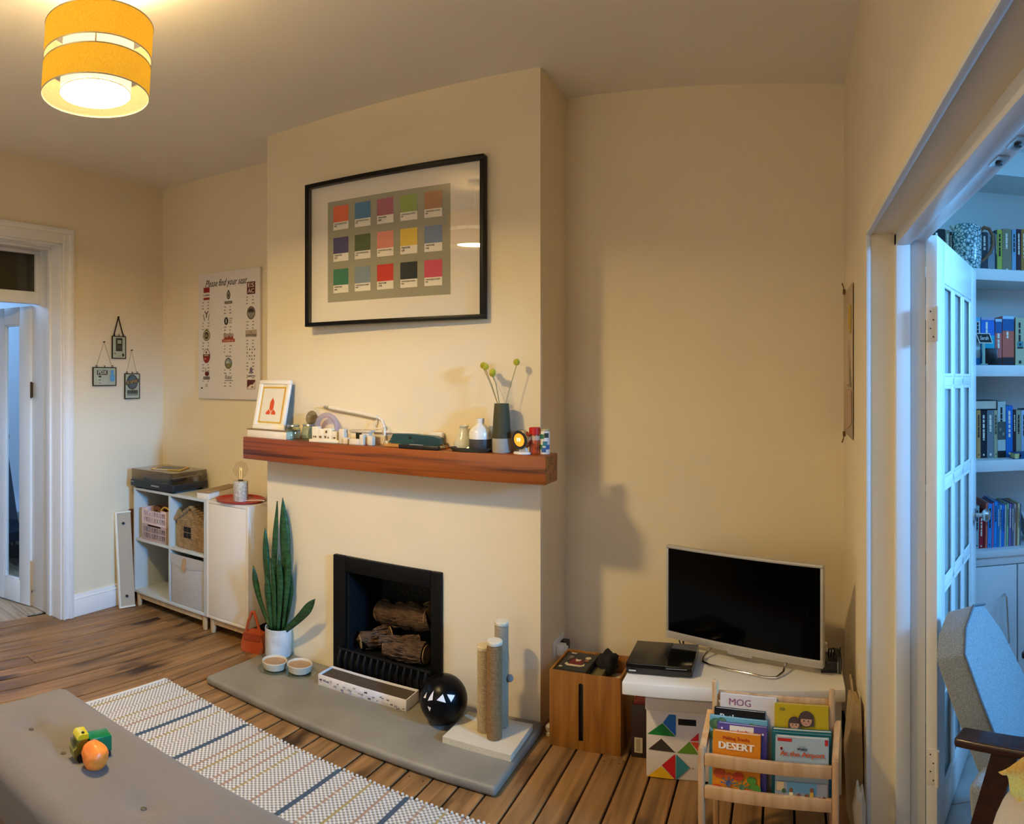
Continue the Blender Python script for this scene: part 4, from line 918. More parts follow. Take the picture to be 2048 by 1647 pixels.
# turntable with tinted lid
TZ = Z1+.0005
tt = thing('turntable', 'black record player under a tinted clear lid on the shelf unit', 'turntable', cab_pt(.195, .150, TZ), rz=CA+.03)
m_tb = M('turntable_black', (.012, .014, .018), .35, bump=(200, .05))
for x in (-.16, .16):
    for y in (-.13, .13): MB().lathe([(0, 0), (.022, 0), (.024, .006), (.02, .014)], m_black, (x, y, 0), 16).build('foot', tt)
MB().box(-.205, .205, -.168, .168, .012, .058, m_tb, .006, 3).build('plinth', tt)
MB().lathe([(0, .058), (.145, .058), (.148, .064), (.146, .072), (0, .072)], M('platter_metal', (.04, .045, .055), .22, .5), (-.04, .0, 0), 48).build('platter', tt)
MB().lathe([(0, .0722), (.140, .0722), (.140, .074), (0, .0742)], M('vinyl', (.006, .007, .009), .18), (-.04, .0, 0), 48).build('record', tt)
MB().lathe([(0, .058), (.024, .058), (.024, .082), (.014, .090), (0, .090)], m_steel, (.160, .09, 0), 20).tube([(.160, .135, .092), (.160, .09, .092), (.155, -.04, .088), (.120, -.10, .080)], .0045, m_steel, 8).box(.105, .128, -.118, -.092, .070, .082, m_black, .002).cyl((.160, .115, .092), (.160, .145, .092), .014, m_steel, 14).build('tonearm', tt)
MB().rect(.0, .030, .075, .039, K('8c93a0', .4)).rect(-.195, .040, -.17, .048, K('8c93a0', .4)).build('badge', tt, (0, -.1686, 0), smooth=0)
m_lid = glassy('tinted_lid', (.80, .78, .75), .03, 1.45)
b = MB()
for a in ((-.198, .198, -.163, -.160, .058, .128), (-.198, .198, .160, .163, .058, .128), (-.198, -.195, -.16, .16, .058, .128), (.195, .198, -.16, .16, .058, .128), (-.198, .198, -.163, .163, .128, .131)): b.box(*a, m_lid)
b.build('dust_lid', tt, smooth=0)
# sleeves on the lid
t = thing('record_sleeve', 'yellow-edged record sleeve lying on the turntable lid', 'record sleeve', cab_pt(.205, .155, TZ+.1325), rz=CA+.42)
MB().box(-.105, .105, -.09, .09, 0, .004, K('d9a836', .5), .001).build('card', t); MB().box(-.088, .088, -.07, .075, .004, .0046, M('sleeve_picture', (.09, .10, .11), .35, var=(12, .6))).build('cover_picture', t); MB().rect(-.088, .0008, .02, .0034, K('e8e2c8')).build('caption', t, (0, -.0905, 0), smooth=0)
# long white box with brown top
t = thing('long_box', 'long white box with a brown card top beside the turntable', 'box', cab_pt(.625, .185, TZ), rz=CA+.17)
MB().box(-.044, .044, -.185, .185, 0, .038, K('ded6c8', .6), .002).build('tray', t); MB().box(-.046, .046, -.188, .188, .038, .043, K('9c835e', .7), .001).build('lid', t)
MB().box(-.0448, .0448, .058, .061, .0, .0385, K('b7ac98')).build('seam_band', t)
# red tray, speckled bulb lamp, flex
tx, ty, _ = cab_pt(.862, .120)
t = thing('red_tray', 'round red lacquer tray on the white cabinet', 'tray', (tx, ty, TZ))
m_red = M('red_lacquer', (.40, .018, .010), .3)
MB().lathe([(0, 0), (.135, 0), (.150, .010), (.152, .016), (.148, .016), (.134, .006), (0, .005)], m_red, n=48).build('dish', t)
t = thing('bulb_lamp', 'speckled terrazzo cylinder lamp with a bare clear globe bulb', 'lamp', (tx+.018, ty-.018, TZ+.006))
m_terr = M('terrazzo', (.60, .55, .45), .6, var=(75, .42, (.70, .66, .56)))
MB().lathe([(0, 0), (.044, 0), (.0455, .003), (.0455, .115), (.042, .119), (.016, .119), (.016, .112), (0, .112)], m_terr, n=36).build('base', t)
MB().lathe([(.0165, .110), (.0165, .124), (.013, .124)], K('2d261c', .4), n=20).build('socket', t)
MB().lathe([(.012, .124), (.016, .136), (.034, .152), (.0465, .178), (.048, .190), (.0455, .204), (.034, .224), (.018, .235), (0, .238)], glassy('bulb_glass', (.95, .93, .88), .01, 1.4), n=32).build('globe', t)
MB().tube([(-.006, 0, .13), (-.010, 0, .180), (-.004, 0, .198), (.004, 0, .182), (.009, 0, .200), (.006, 0, .13)], .0011, M('filament', (1, .8, .4), .4, emit=((1, .75, .35), .8)), 6).build('filament', t)
MB().tube([(.046, 0, .004), (.080, .004, .010), (.115, .02, .014), (.17, .03, .016)], .003, K('e6ddd2', .4), 8).build('flex', t)
# frame-backed board leaning beside the shelf unit
t = thing('leaning_panel', 'white-edged board with grey back leaning beside the open shelf unit', 'panel', (-3.853, 2.642, 0), rz=LWA-.22, ry=0, rx=0)
t.rotation_euler = (0, 0, 0)
t.matrix_world = Matrix.Translation((-3.815, 2.592, .001)) @ Matrix.Rotation(LWA-.30, 4, 'Z') @ Matrix.Rotation(-.095, 4, 'X') @ Matrix.Rotation(-.012, 4, 'Y')
m_ed = K('e6dfcc', .5)
MB().box(0, .012, -.014, .008, 0, .64, m_ed, .001).box(.012, .118, -.014, .008, 0, .010, m_ed, .001).box(.012, .118, -.014, .008, .630, .64, m_ed, .001).build('edge_frame', t)
bx('hardboard_back', t, .012, .118, -.006, .004, .010, .630, K('b5a58f', .8))
for z in (.56, .075): MB().cyl((.058, -.006, z), (.058, -.016, z), .009, K('161616', .5), 14).cyl((.066, -.006, z), (.066, -.012, z), .006, m_steel, 12).build('screw_cap', t)
t = thing('brown_panel', 'dark brown panel slotted between the leaning board and the shelf unit', 'panel', (0, 0, 0))
t.matrix_world = Matrix.Translation((-3.868, 2.728, .001)) @ Matrix.Rotation(LWA-.02, 4, 'Z') @ Matrix.Rotation(-.03, 4, 'X')
bx('board', t, 0, .20, -.006, .006, 0, .64, K('6a4526', .7), .001)

# ------------------------------------------------------------------ rug, padded bench, toys
rug = thing('striped_rug', 'woven off-white rug with thin blue, mustard and pink stripes', 'rug', (-2.765, 2.168, .001), rz=-.012)
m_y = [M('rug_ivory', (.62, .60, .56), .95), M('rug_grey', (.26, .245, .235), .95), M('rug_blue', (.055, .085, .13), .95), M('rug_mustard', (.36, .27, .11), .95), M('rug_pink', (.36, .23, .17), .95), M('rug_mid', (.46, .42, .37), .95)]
b = MB(); cell = .0105; NX = 196; NY = 67
strip = {}
for x, k, wd in ((.04, 3, 1), (.13, 5, 2), (.19, 3, 1), (.235, 5, 1), (.27, 4, 1), (.352, 2, 2), (.43, 3, 2), (.50, 5, 1), (.592, 2, 2), (.69, 4, 1), (.73, 3, 1), (.80, 4, 2), (.86, 4, 1), (.91, 3, 1), (1.0, 4, 2), (1.115, 2, 2), (1.2, 4, 1), (1.28, 3, 2), (1.36, 4, 1), (1.43, 2, 1), (1.52, 4, 2), (1.6, 3, 1), (1.68, 4, 2), (1.80, 2, 2), (1.9, 4, 1)):
    for q in range(2 if k == 2 else 1): strip[int(x/cell)+q] = k
hv = lambda i, j: (i*cell, -j*cell+(.0035*math.sin(i*1.25) if j in (0, NY) else 0), .0025)
vs = [hv(i, j) for i in range(NX+1) for j in range(NY+1)]; base_n = len(vs); fs = [[] for _ in m_y]
for i in range(NX):
    for j in range(NY):
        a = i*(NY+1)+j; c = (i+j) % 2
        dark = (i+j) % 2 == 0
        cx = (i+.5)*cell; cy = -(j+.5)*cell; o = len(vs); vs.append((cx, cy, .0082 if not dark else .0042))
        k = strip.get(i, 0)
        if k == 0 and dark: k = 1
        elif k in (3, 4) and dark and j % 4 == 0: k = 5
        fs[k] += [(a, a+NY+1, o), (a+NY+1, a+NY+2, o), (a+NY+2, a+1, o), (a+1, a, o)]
all_f = []; mi = []
for k in range(len(m_y)):
    all_f += fs[k]; mi += [k]*len(fs[k])
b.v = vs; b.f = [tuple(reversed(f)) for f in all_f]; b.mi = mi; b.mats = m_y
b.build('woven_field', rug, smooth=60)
MB().tube([(-.004, -y*.0502, .005) for y in range(15)], .006, m_y[0], 6).build('end_binding', rug)
bn = MB()
for i in range(NX):
    if i % 2 == 0: bn.ball((i*cell+.006, .003+.002*math.sin(i), .005), .0065, m_y[0], 6, (1, 1, .8))
o = bn.build('edge_loops', rug); o['kind'] = 'stuff'
# long padded bench
BA = .072
ot = thing('padded_bench', 'long beige button-tufted bench seat beside the striped rug', 'bench', (-2.135, .775, 0), rz=BA)
m_bei = M('beige_upholstery', (.140, .127, .124), .95, var=(7, .06), bump=(420, .35), sheen=.2)
BL, BD, BH = 1.75, .458, .45
btn = [(.205, .195), (.375, .205), (.72, .225), (.895, .232), (1.25, .22), (1.45, .22)]
def bench_h(x, y):
    e = 0
    for bx_, by_ in btn:
        r2 = (x-bx_)**2+(y-by_)**2; e -= .012*math.exp(-r2/.0016)+.006*math.exp(-r2/.012)
    return e
NXB, NYB = 150, 44; vs = []; fs = []
def sup(x, y):  # rounded-corner cushion: flatten the sides over a radius
    r = .055; dx = max(0, r-x, x-(BL-r)); dy = max(0, r-y, y-(BD-r)); d = math.hypot(dx, dy)
    return -r+math.sqrt(max(0, r*r-min(d, r)**2))
for i in range(NXB+1):
    for j in range(NYB+1):
        u = i/NXB; v = j/NYB
        x = BL*(u-.012*math.sin(4*PI*u)/1.0*0); y = BD*(.5-.5*math.cos(PI*v)); x = BL*u
        rr = .05  # round plan corners
        xx_ = x; yy = y
        if x < rr:
            f = 1-math.sqrt(max(0, 1-((rr-x)/rr)**2)); yy = y+(BD/2-y)*f*.16
        vs.append((xx_, yy, BH+sup(x, y)+bench_h(x, y)))
for i in range(NXB):
    for j in range(NYB): a = i*(NYB+1)+j; fs.append((a, a+NYB+1, a+NYB+2, a+1))
ring = [i*(NYB+1) for i in range(NXB+1)]+[NXB*(NYB+1)+j for j in range(1, NYB+1)]+[i*(NYB+1)+NYB for i in range(NXB-1, -1, -1)]+[j for j in range(NYB-1, 0, -1)]
o_ = len(vs)
for k in ring: vs.append((vs[k][0], vs[k][1], .30))
for k in range(len(ring)): q = (k+1) % len(ring); fs.append((ring[k], o_+k, o_+q, ring[q]))
MB().add(vs, fs, m_bei).build('cushion', ot, smooth=60)
MB().box(.02, BL-.02, .02, BD-.02, .10, .298, M('bench_base_cloth', (.16, .115, .085), .95, bump=(200, .4)), .01).build('base', ot)
for x in (.08, BL-.08):
    for y in (.07, BD-.07): MB().cyl((x, y, 0), (x, y, .101), .018, m_black, 12, .024).build('leg', ot)
m_btn = M('dark_button', (.05, .04, .035), .6)
for x, y in btn: MB().ball((x, y, BH+bench_h(x, y)+.001), .0085, m_btn, 10, (1, 1, .45)).build('button', ot)
def bpt(x, y): c, s = math.cos(BA), math.sin(BA); return (-2.135+x*c-y*s, .775+x*s+y*c)
x, y = (-1.700, 1.062)
t = thing('toy_truck', 'green and yellow toy lorry on the beige bench', 'toy', (x, y, BH-.004), rz=1.35)
m_grn = M('toy_green', (.0, .14, .055), .2); m_yel = M('toy_yellow', (.46, .42, .01), .25); m_olv = M('toy_olive', (.20, .19, .03), .3)
MB().box(-.016, .052, -.024, .024, .016, .062, m_grn, .004, 2).build('trailer_box', t)
MB().prism([(-.022, .010), (-.062, .010), (-.066, .034), (-.056, .042), (-.050, .066), (-.022, .066)], -.022, .022, m_olv).build('cab', t)
MB().prism([(-.020, .064), (-.054, .064), (-.050, .074), (-.044, .078), (-.020, .078)], -.0225, .0225, m_yel).build('cab_roof', t)
MB().ball((-.034, -.012, .078), .005, K('0a1512', .3), 8).build('roof_light', t)
MB().box(-.0645, -.058, -.016, .016, .040, .058, glassy('toy_window', (.5, .55, .5)), .001).build('windscreen', t)
for xw in (-.045, .005, .036):
    for s in (-1, 1): MB().cyl((xw, s*.018, .012), (xw, s*.026, .012), .012, m_black, 14).build('wheel', t)
t = thing('orange_ball', 'bumpy orange rubber toy ball beside the green lorry', 'toy', (-1.636, 1.030, BH-.004), rz=.3)
m_ob = M('orange_rubber', (.85, .22, .03), .35, var=(18, .2)); bb_ = bmesh.new(); bmesh.ops.create_icosphere(bb_, subdivisions=4, radius=.038)
for v in bb_.verts:
    n_ = v.co.normalized(); k = 1+.035*math.sin(9*n_.x+2)*math.sin(8*n_.y+1)*math.sin(9*n_.z)+.03*math.sin(4*n_.x-3*n_.z); v.co = n_*.038*k; v.co.z = v.co.z*1.04+.039
b = MB(); b.bm(bb_, m_ob); b.build('ball', t, smooth=80)

# ------------------------------------------------------------------ right alcove
wb = thing('wooden_crate', 'open orange-brown plywood magazine crate with a tall slot', 'box', (-.983, 2.730, 0), rz=-.02)
m_ply = wood('orange_plywood', '7c4c14', 'a56e28', (30, 30, 3), .5); bw, bd_, bh = .312, .235, .318; ft = .009
b = MB().box(0, .130, 0, ft, 0, bh, m_ply, .001).box(.150, bw, 0, ft, 0, bh, m_ply, .001).box(.130, .150, 0, ft, 0, .035, m_ply).prism([(.130, bh), (.130, bh-.05)]+[(.140+.010*math.cos(PI-a*PI/8), bh-.05+.010*math.sin(a*PI/8)) for a in range(1, 8)]+[(.150, bh-.05), (.150, bh)], 0, ft, m_ply)
b.build('front_panel', wb)
bx('back_panel', wb, 0, bw, bd_-ft, bd_, 0, bh, m_ply, .001)
for x in (0, bw-ft): bx('side_panel', wb, x, x+ft, ft, bd_-ft, 0, bh, m_ply, .001)
bx('base_panel', wb, ft, bw-ft, ft, bd_-ft, .002, .010, m_ply)
def wbp(x, y, z): c, s = math.cos(-.02), math.sin(-.02); return (-.983+x*c-y*s, 2.730+x*s+y*c, z)
t = thing('leaflet_stack', 'stack of white-edged papers inside the plywood crate', 'papers', wbp(.246, .118, .0105), rz=-.02)
MB().box(-.056, .056, -.095, .100, 0, .235, K('d8cfb8', .8), .002).build('papers', t); MB().box(-.050, .05, -.09, .02, .235, .243, K('4a3d2b'), .001).build('dark_folder', t); MB().box(-.02, .03, -.092, -.074, .243, .2435, K('e2d8c2')).build('white_label', t)
t = thing('board_game', 'dark boxed board game with a red and cream figure on the lid, in the crate', 'game box', wbp(.088, .118, .0105), rz=-.02)
m_gm = K('23231f', .45)
MB().box(-.072, .066, -.096, .098, .0, .305, m_gm, .003).build('box', t)
b = MB(); b.m = Matrix.Translation((-.003, 0, .3055)) @ Matrix.Rotation(-PI/2, 4, 'X')
b.rect(-.066, -.09, .062, .092, K('34352f', .4)); red2 = K('6e1d1a', .4); crm = K('cdbf9f', .4)
b.ell(-.002, -.005, .030, .042, red2).ell(0, .015, .012, .016, crm).ell(0, .028, .010, .008, K('3a1512')).flat([(-.045, -.04), (-.03, -.055), (.03, -.055), (.045, -.04), (.04, -.02), (.03, -.036), (-.03, -.036), (-.04, -.02)], crm).ell(-.038, .035, .012, .014, K('7d6d60')).ell(.038, .040, .013, .014, crm).ell(.040, .012, .010, .010, K('a35c4a')).ell(-.040, .01, .010, .012, K('5b4a40')).marks(-.05, .066, .10, .011, crm, 3).ell(-.05, -.078, .008, .008, crm)
b.build('lid_print', t, smooth=0)
t = thing('game_case', 'grey-green slim game case wedged beside the dark board game', 'game box', wbp(.1665-.008, .118, .0105), rz=-.02)
t.location = wbp(.1608, .118, .2560); MB().box(-.006, .046, -.09, .09, 0, .03, K('6d6648', .5), .002).build('case', t)
t = thing('black_cloth', 'crumpled black cloth bunched at the back of the crate', 'cloth', wbp(.205, .175, .2555), rz=.4)
bb_ = bmesh.new(); bmesh.ops.create_icosphere(bb_, subdivisions=3, radius=.045)
for v in bb_.verts:
    n_ = v.co.normalized(); v.co *= 1+.22*math.sin(5*n_.x+1)*math.sin(6*n_.y)+.12*math.sin(9*n_.z+n_.x*4); v.co.z = v.co.z*1.15+.046; v.co.y *= .75
b = MB(); b.bm(bb_, M('black_cloth', (.006, .006, .006), .9)); b.build('folds', t, smooth=80)
# wall socket with plug
so = thing('wall_socket', 'white double socket with a bulky plug low on the chimney side', 'socket', (CHR+.0, 3.055, .285))
b = MB().box(.0, .010, -.07, .07, -.04, .045, m_white, .003); b.build('face_plate', so)
MB().box(.010, .050, -.052, -.008, -.024, .026, m_white, .006).box(.050, .06, -.045, -.015, -.015, .018, m_white, .004).build('plug', so)
MB().box(.010, .045, .012, .055, -.022, .022, m_black, .005).build('black_plug', so)
MB().tube([(.050, -.03, -.02), (.062, -.035, -.05), (.05, -.03, -.09), (.03, -.01, -.15), (.03, .03, -.20)], .003, m_white, 6).build('flex', so)
# low white tv bench
tb = thing('tv_bench', 'low white lacquered television bench across the alcove', 'tv bench', (-.606, 2.478, 0))
TW, TD2 = .822, .388
MB().box(0, TW, 0, TD2, .372, .420, m_white, .004, 2).build('bench_top', tb)
for x in (.38, TW-.06): MB().box(x, x+.05, .06, TD2-.03, 0, .372, m_white, .002).build('leg_panel', tb)
MB().box(.06, TW-.06, TD2-.05, TD2-.03, .24, .371, m_white, .002).build('stretcher', tb)
# television
TVA = math.atan2(2.57-2.85, .138+.505)
tv = thing('television', 'silver-framed flat television turned a little towards the room', 'television', (-.505, 2.850, .420), rz=TVA)
VW, VZ0, VZ1 = .701, .036, .425
m_sil = M('silver_plastic', (.46, .44, .40), .35, .3)
b = MB().box(0, VW, 0, .026, VZ1-.012, VZ1, m_sil, .003).box(0, VW, 0, .026, VZ0, VZ0+.030, m_sil, .003).box(0, .011, 0, .026, VZ0+.03, VZ1-.012, m_sil, .002).box(VW-.011, VW, 0, .026, VZ0+.03, VZ1-.012, m_sil, .002)
b.build('bezel', tv)
bx('screen', tv, .010, VW-.010, .004, .008, VZ0+.028, VZ1-.011, M('black_screen', (.001, .001, .0012), .10, spec=.08))
MB().box(.004, VW-.004, .010, .04, VZ0+.004, VZ1-.004, m_black, .01).box(.15, VW-.15, .038, .075, VZ0+.01, VZ0+.24, m_black, .012).build('back_shell', tv)
MB().box(.295, .405, -.001, .004, VZ0-.008, VZ0+.004, m_sil, .001).build('sensor_bar', tv)
MB().text('SONY', .035, VZ0+.012, .009, K('2b2a28'), bold=.0004).build('maker_badge', tv, (.0, -.0004, 0), smooth=0) if 0 else None
m_chr = M('chrome_wire', (.62, .60, .56), .12, 1.0)
MB().tube([(.215, .020, VZ0+.004), (.208, -.03, .014), (.222, -.070, .006), (.26, -.082, .005), (.50, -.082, .005), (.54, -.070, .006), (.552, -.03, .014), (.545, .020, VZ0+.004)], .0050, m_chr, 10).tube([(.245, .04, VZ0+.03), (.245, .12, .006), (.515, .12, .006), (.515, .04, VZ0+.03)], .005, m_chr, 8).build('wire_stand', tv)
MB().tube([(.07, .03, .06), (.07, .025, .015), (.10, .02, .006), (.15, .0, .005)], .004, m_black, 6).tube([(.075, .03, .07), (.06, .01, .03), (.09, -.01, .005)], .003, m_black, 6).build('cable', tv)
# disc player
t = thing('disc_player', 'flat black disc player on the white bench beside the plywood crate', 'disc player', (-.607, 2.548, .4205), rz=.015)
MB().box(0, .255, 0, .225, .004, .042, M('gloss_black', (.006, .006, .006), .1), .003, 2).box(.0, .15, .002, .223, .042, .0435, M('satin_black', (.012, .010, .008), .3), .001).build('case', t)
MB().box(.15, .255, -.004, .01, .006, .040, M('gloss_black', 0), .002).build('front_panel', t)
MB().rect(.155, .032, .235, .0345, K('8d9298', .3)).rect(.012, .014, .040, .020, K('b8b8b4', .4)).build('trim_line', t, (0, -.0045, 0), smooth=0)
for x in (.02, .23):
    for y in (.02, .20): MB().cyl((x, y, 0), (x, y, .005), .008, m_black, 10).build('foot', t)
# white adapter and black box behind the tv
t = thing('white_adapter', 'white power adapter block standing behind the television', 'adapter', (.143, 2.762, .4205), rz=-.1)
MB().box(-.022, .022, -.014, .014, 0, .062, m_white, .004).build('block', t); MB().cyl((0, 0, .062), (0, 0, .066), .006, m_white, 8).build('pin', t)
t = thing('black_box', 'black set-top box with a tuft of cables at the bench end', 'set-top box', (.175, 2.672, .4205), rz=-.12)
MB().box(-.036, .038, -.055, .045, 0, .044, m_black, .004).build('case', t)
b = MB()
for k in range(5): b.tube([(-.01+.010*k, .0, .044), (-.008+.011*k, -.012+.004*k, .075), (.012+.006*k, -.02, .082-.003*k), (.030+.003*k, -.05, .05), (.032+.002*k, -.075, .006)], .0042, m_black, 6)
b.build('cables', t)
# dark box under the bench with a label
t = thing('dark_speaker', 'dark brown boxed speaker with a white label under the bench', 'speaker', (-.590, 2.735, 0))
MB().box(-.040, .042, 0, .11, .0, .215, M('dark_brown_box', (.020, .008, .005), .5), .003).build('cabinet', t); MB().rect(-.026, .02, .008, .082, K('b9ae96')).rect(-.018, .026, .0, .076, K('9a8c6a')).build('label_sticker', t, (0, -.0006, 0), smooth=0)
t = thing('red_notebook', 'dark red notebook lying on the boxed speaker under the bench', 'book', (-.588, 2.752, .2155), rz=.1)
MB().box(-.032, .034, -.015, .085, 0, .016, K('5e1710', .5), .001).build('cover', t); MB().box(.030, .0345, -.014, .084, .002, .014, K('cfc09d'), .0).build('pages', t)
# tangram storage box
t = thing('tangram_box', 'white lidded box with coloured tangram triangles under the bench', 'storage box', (-.541, 2.612, 0))
m_cb = M('white_card', (.70, .65, .60), .7); BW2, BH2 = .262, .262
MB().box(0, BW2, 0, .19, 0, BH2, m_cb, .003).build('body', t)
MB().box(-.004, BW2+.004, -.004, .194, BH2-.002, BH2+.046, m_cb, .004).build('lid', t)
b = MB(); X = lambda p: p/ .262*BW2
def tri(pts, c): b.flat([(p[0], p[1]) for p in pts], K(c, .5))
tri([(.066, .216), (.090, .250), (.117, .250), (.117, .168)], '1668b8'); tri([(.004, .167), (.064, .214), (.115, .166)], '0f8038')
tri([(.008, .108), (.060, .154), (.115, .105)], '3c342c'); tri([(.122, .105), (.170, .152), (.205, .105)], '5c8a26'); tri([(.172, .155), (.206, .188), (.206, .156)], 'c8202a'); tri([(.174, .151), (.206, .151), (.206, .115)], 'cf4426')
tri([(.062, .052), (.114, .100), (.114, .002)], 'c2181e'); tri([(.119, .100), (.172, .052), (.119, .002)], '2c7f8e'); tri([(.006, .004), (.060, .049), (.110, .003)], 'e2b01a'); tri([(.178, .052), (.186, .046), (.186, .053)], 'a3532e')
b.build('tangram_print', t, (0, -.0008, 0), smooth=0)
MB().rect(.126, .212, .196, .236, K('070606', .9)).build('hand_hole', t, (0, -.0008, 0), smooth=0)
# paper bag in the corner
t = thing('paper_bag', 'folded brown paper bag standing in the gap beside the white bench', 'bag', (.232, 2.405, 0), rz=.06)
m_kr = M('kraft_paper', (.42, .31, .17), .8, var=(8, .12))
MB().prism([(-.012, 0), (.024, 0), (.030, .2), (.022, .42), (-.006, .43), (-.022, .25)], -.06, .05, m_kr).build('body', t)
MB().tube([(.0, -.05, .42), (-.006, -.03, .50), (-.004, .01, .50), (.004, .03, .42)], .003, m_kr, 6).build('handle', t)
t = thing('cream_sack', 'crumpled cream paper low against the wide doorway jamb', 'paper', (.240, 2.235, 0))
bb_ = bmesh.new(); bmesh.ops.create_icosphere(bb_, subdivisions=3, radius=.05)
for v in bb_.verts:
    n_ = v.co.normalized(); v.co *= 1+.18*math.sin(6*n_.x+1)*math.sin(5*n_.z)+.08*math.sin(11*n_.y); v.co.x *= .40; v.co.y *= .6; v.co.z = v.co.z*2.2+.112
b = MB(); b.bm(bb_, M('cream_paper', (.66, .56, .40), .8)); b.build('crumple', t, smooth=50)
# children's front-facing bookrack
RA = -.16
rk = thing('book_rack', 'small beech front-facing bookrack of picture books before the bench', 'bookrack', (-.061, 2.158, 0), rz=RA)
m_rk = wood('rack_beech', 'b98d62', 'd9b78c', (28, 28, 3), .45)
HX = .2165
for s in (-1, 1):
    MB().box(s*HX-.011, s*HX+.011, 0, .020, 0, .358, m_rk, .006, 2).build('front_post', rk)
    b = MB(); b.m = Matrix.Translation((s*(HX-.020), .122, 0)) @ Matrix.Rotation(.03, 4, 'X'); b.box(-.010, .010, -.010, .010, 0, .535, m_rk, .006, 2); b.build('rear_post', rk)
    MB().prism([(.012, .318), (.012, .350), (.108, .432), (.114, .404)], s*HX-.008 if s < 0 else s*HX-.012, s*HX+.012 if s < 0 else s*HX+.008, m_rk, 'x').build('side_rail', rk)
    MB().box(s*(HX-.012)-.007, s*(HX-.012)+.007, .018, .112, .02, .042, m_rk, .002).build('foot_rail', rk)
for z0, z1 in ((.300, .339), (.196, .236), (.060, .098)): MB().box(-HX+.011, HX-.011, .002, .016, z0, z1, m_rk, .003).build('front_rail', rk)
for z0, z1 in ((.465, .497), (.24, .27)): MB().box(-HX+.028, HX-.028, .112, .124, z0, z1, m_rk, .003).build('rear_rail', rk)
MB().box(-HX+.030, HX-.030, .017, .111, .198, .206, m_rk, .001).build('book_ledge', rk)
def rkp(x, y, z): c, s = math.cos(RA), math.sin(RA); return (-.061+x*c-y*s, 2.158+x*s+y*c, z)
def pbook(label, x, y, w_, h, th_, col, deco, lean=-.07, z=.2065, cr=.004):
    t = thing('picture_book', label, 'book', rkp(x, y, z), rz=RA, rx=lean, group='picture books in the beech rack')
    MB().box(-w_/2, w_/2, .001, th_-.001, .002, h-.002, K('e6dfd0', .8), .001).build('pages', t)
    MB().box(-w_/2-.002, w_/2+.002, 0, .0014, 0, h, K(col, .4), .0).box(-w_/2-.002, w_/2+.002, th_-.0014, th_, 0, h, K(col, .4), .0).box(-w_/2-.0034, -w_/2-.002, 0, th_, 0, h, K(col, .4)).build('cover', t)
    b = MB(); deco(b, w_, h); b.build('cover_print', t, (0, -.0004, 0), smooth=0)
def d_mog(b, w_, h): b.text('MOG', -w_*.15, h-.034, .022, K('8a3f6c', .4), shear=0, wid=w_*.40)
def d_black(b, w_, h): b.text('Bathe', -w_*.18, h-.036, .020, K('e4e2e2'), wid=w_*.42, bold=.0012)
def d_trees(b, w_, h):
    for x, z, r in ((-.40, .025, .024), (-.30, .016, .018), (.36, .028, .02), (.44, .045, .02), (.24, .020, .014), (-.43, .06, .018)): b.ell(w_*x, h-z, r, r*.8, K('3f6b4f'), 12).ell(w_*x+.004, h-z+.003, r*.6, r*.5, K('5c8560'), 10)
    b.ell(.0, h-.028, .007, .008, K('4a4238'), 10).ell(-w_*.22, h-.020, .010, .006, K('e3e6e0'), 10).rect(-w_*.46, h-.12, -w_*.3, h-.075, K('d9d4c4'))
def d_purple(b, w_, h): b.rect(-w_*.26, h-.06, w_*.24, h-.004, K('e9dfd4')).text('Just Be', w_*.02, h-.026, .010, K('c0577a'), bold=.0005).ell(w_*.43, h-.022, .004, .004, K('e8e0f0'), 5).ell(-w_*.42, h-.015, .004, .004, K('e8e0f0'), 5).ell(-w_*.1, h-.034, .003, .003, K('b85a7a'), 8).ell(w_*.15, h-.036, .003, .003, K('b85a7a'), 8)
def hand(b, cx, cz, c):
    b.ell(cx, cz, .008, .010, K(c), 14)
    for a in (.2, .8, 1.5, 2.3, 2.95): b.flat([(cx+.005*math.cos(a)-.002*math.sin(a), cz+.006*math.sin(a)+.002*math.cos(a)), (cx+.005*math.cos(a)+.002*math.sin(a), cz+.006*math.sin(a)-.002*math.cos(a)), (cx+.021*math.cos(a)+.0015*math.sin(a), cz+.019*math.sin(a)-.0015*math.cos(a)), (cx+.021*math.cos(a)-.0015*math.sin(a), cz+.019*math.sin(a)+.0015*math.cos(a))], K(c)).ell(cx+.022*math.cos(a), cz+.020*math.sin(a), .003, .003, K(c), 8)
def d_desert(b, w_, h):
    b.text('Making Tracks', -.002, h-.023, .011, K('c2401a'), wid=w_*.58, bold=.0007).text('DESERT', 0, h-.052, .022, K('f6efe2'), wid=w_*.76, bold=.0022)
    for x, z, r, c in ((-.36, .13, .02, 'b8481c'), (-.16, .136, .015, 'c25a20'), (.05, .132, .018, 'b83a1a'), (.34, .14, .016, '4f8a30'), (.40, .165, .022, '4f8a30'), (-.40, .185, .028, 'c8421c'), (.30, .20, .026, 'd2481a')): b.ell(w_*x, max(.012, h-z), r, r*.75, K(c), 14)
    hand(b, -w_*.16, .040, '4a5f8a'); hand(b, w_*.14, .036, '4a7a58')
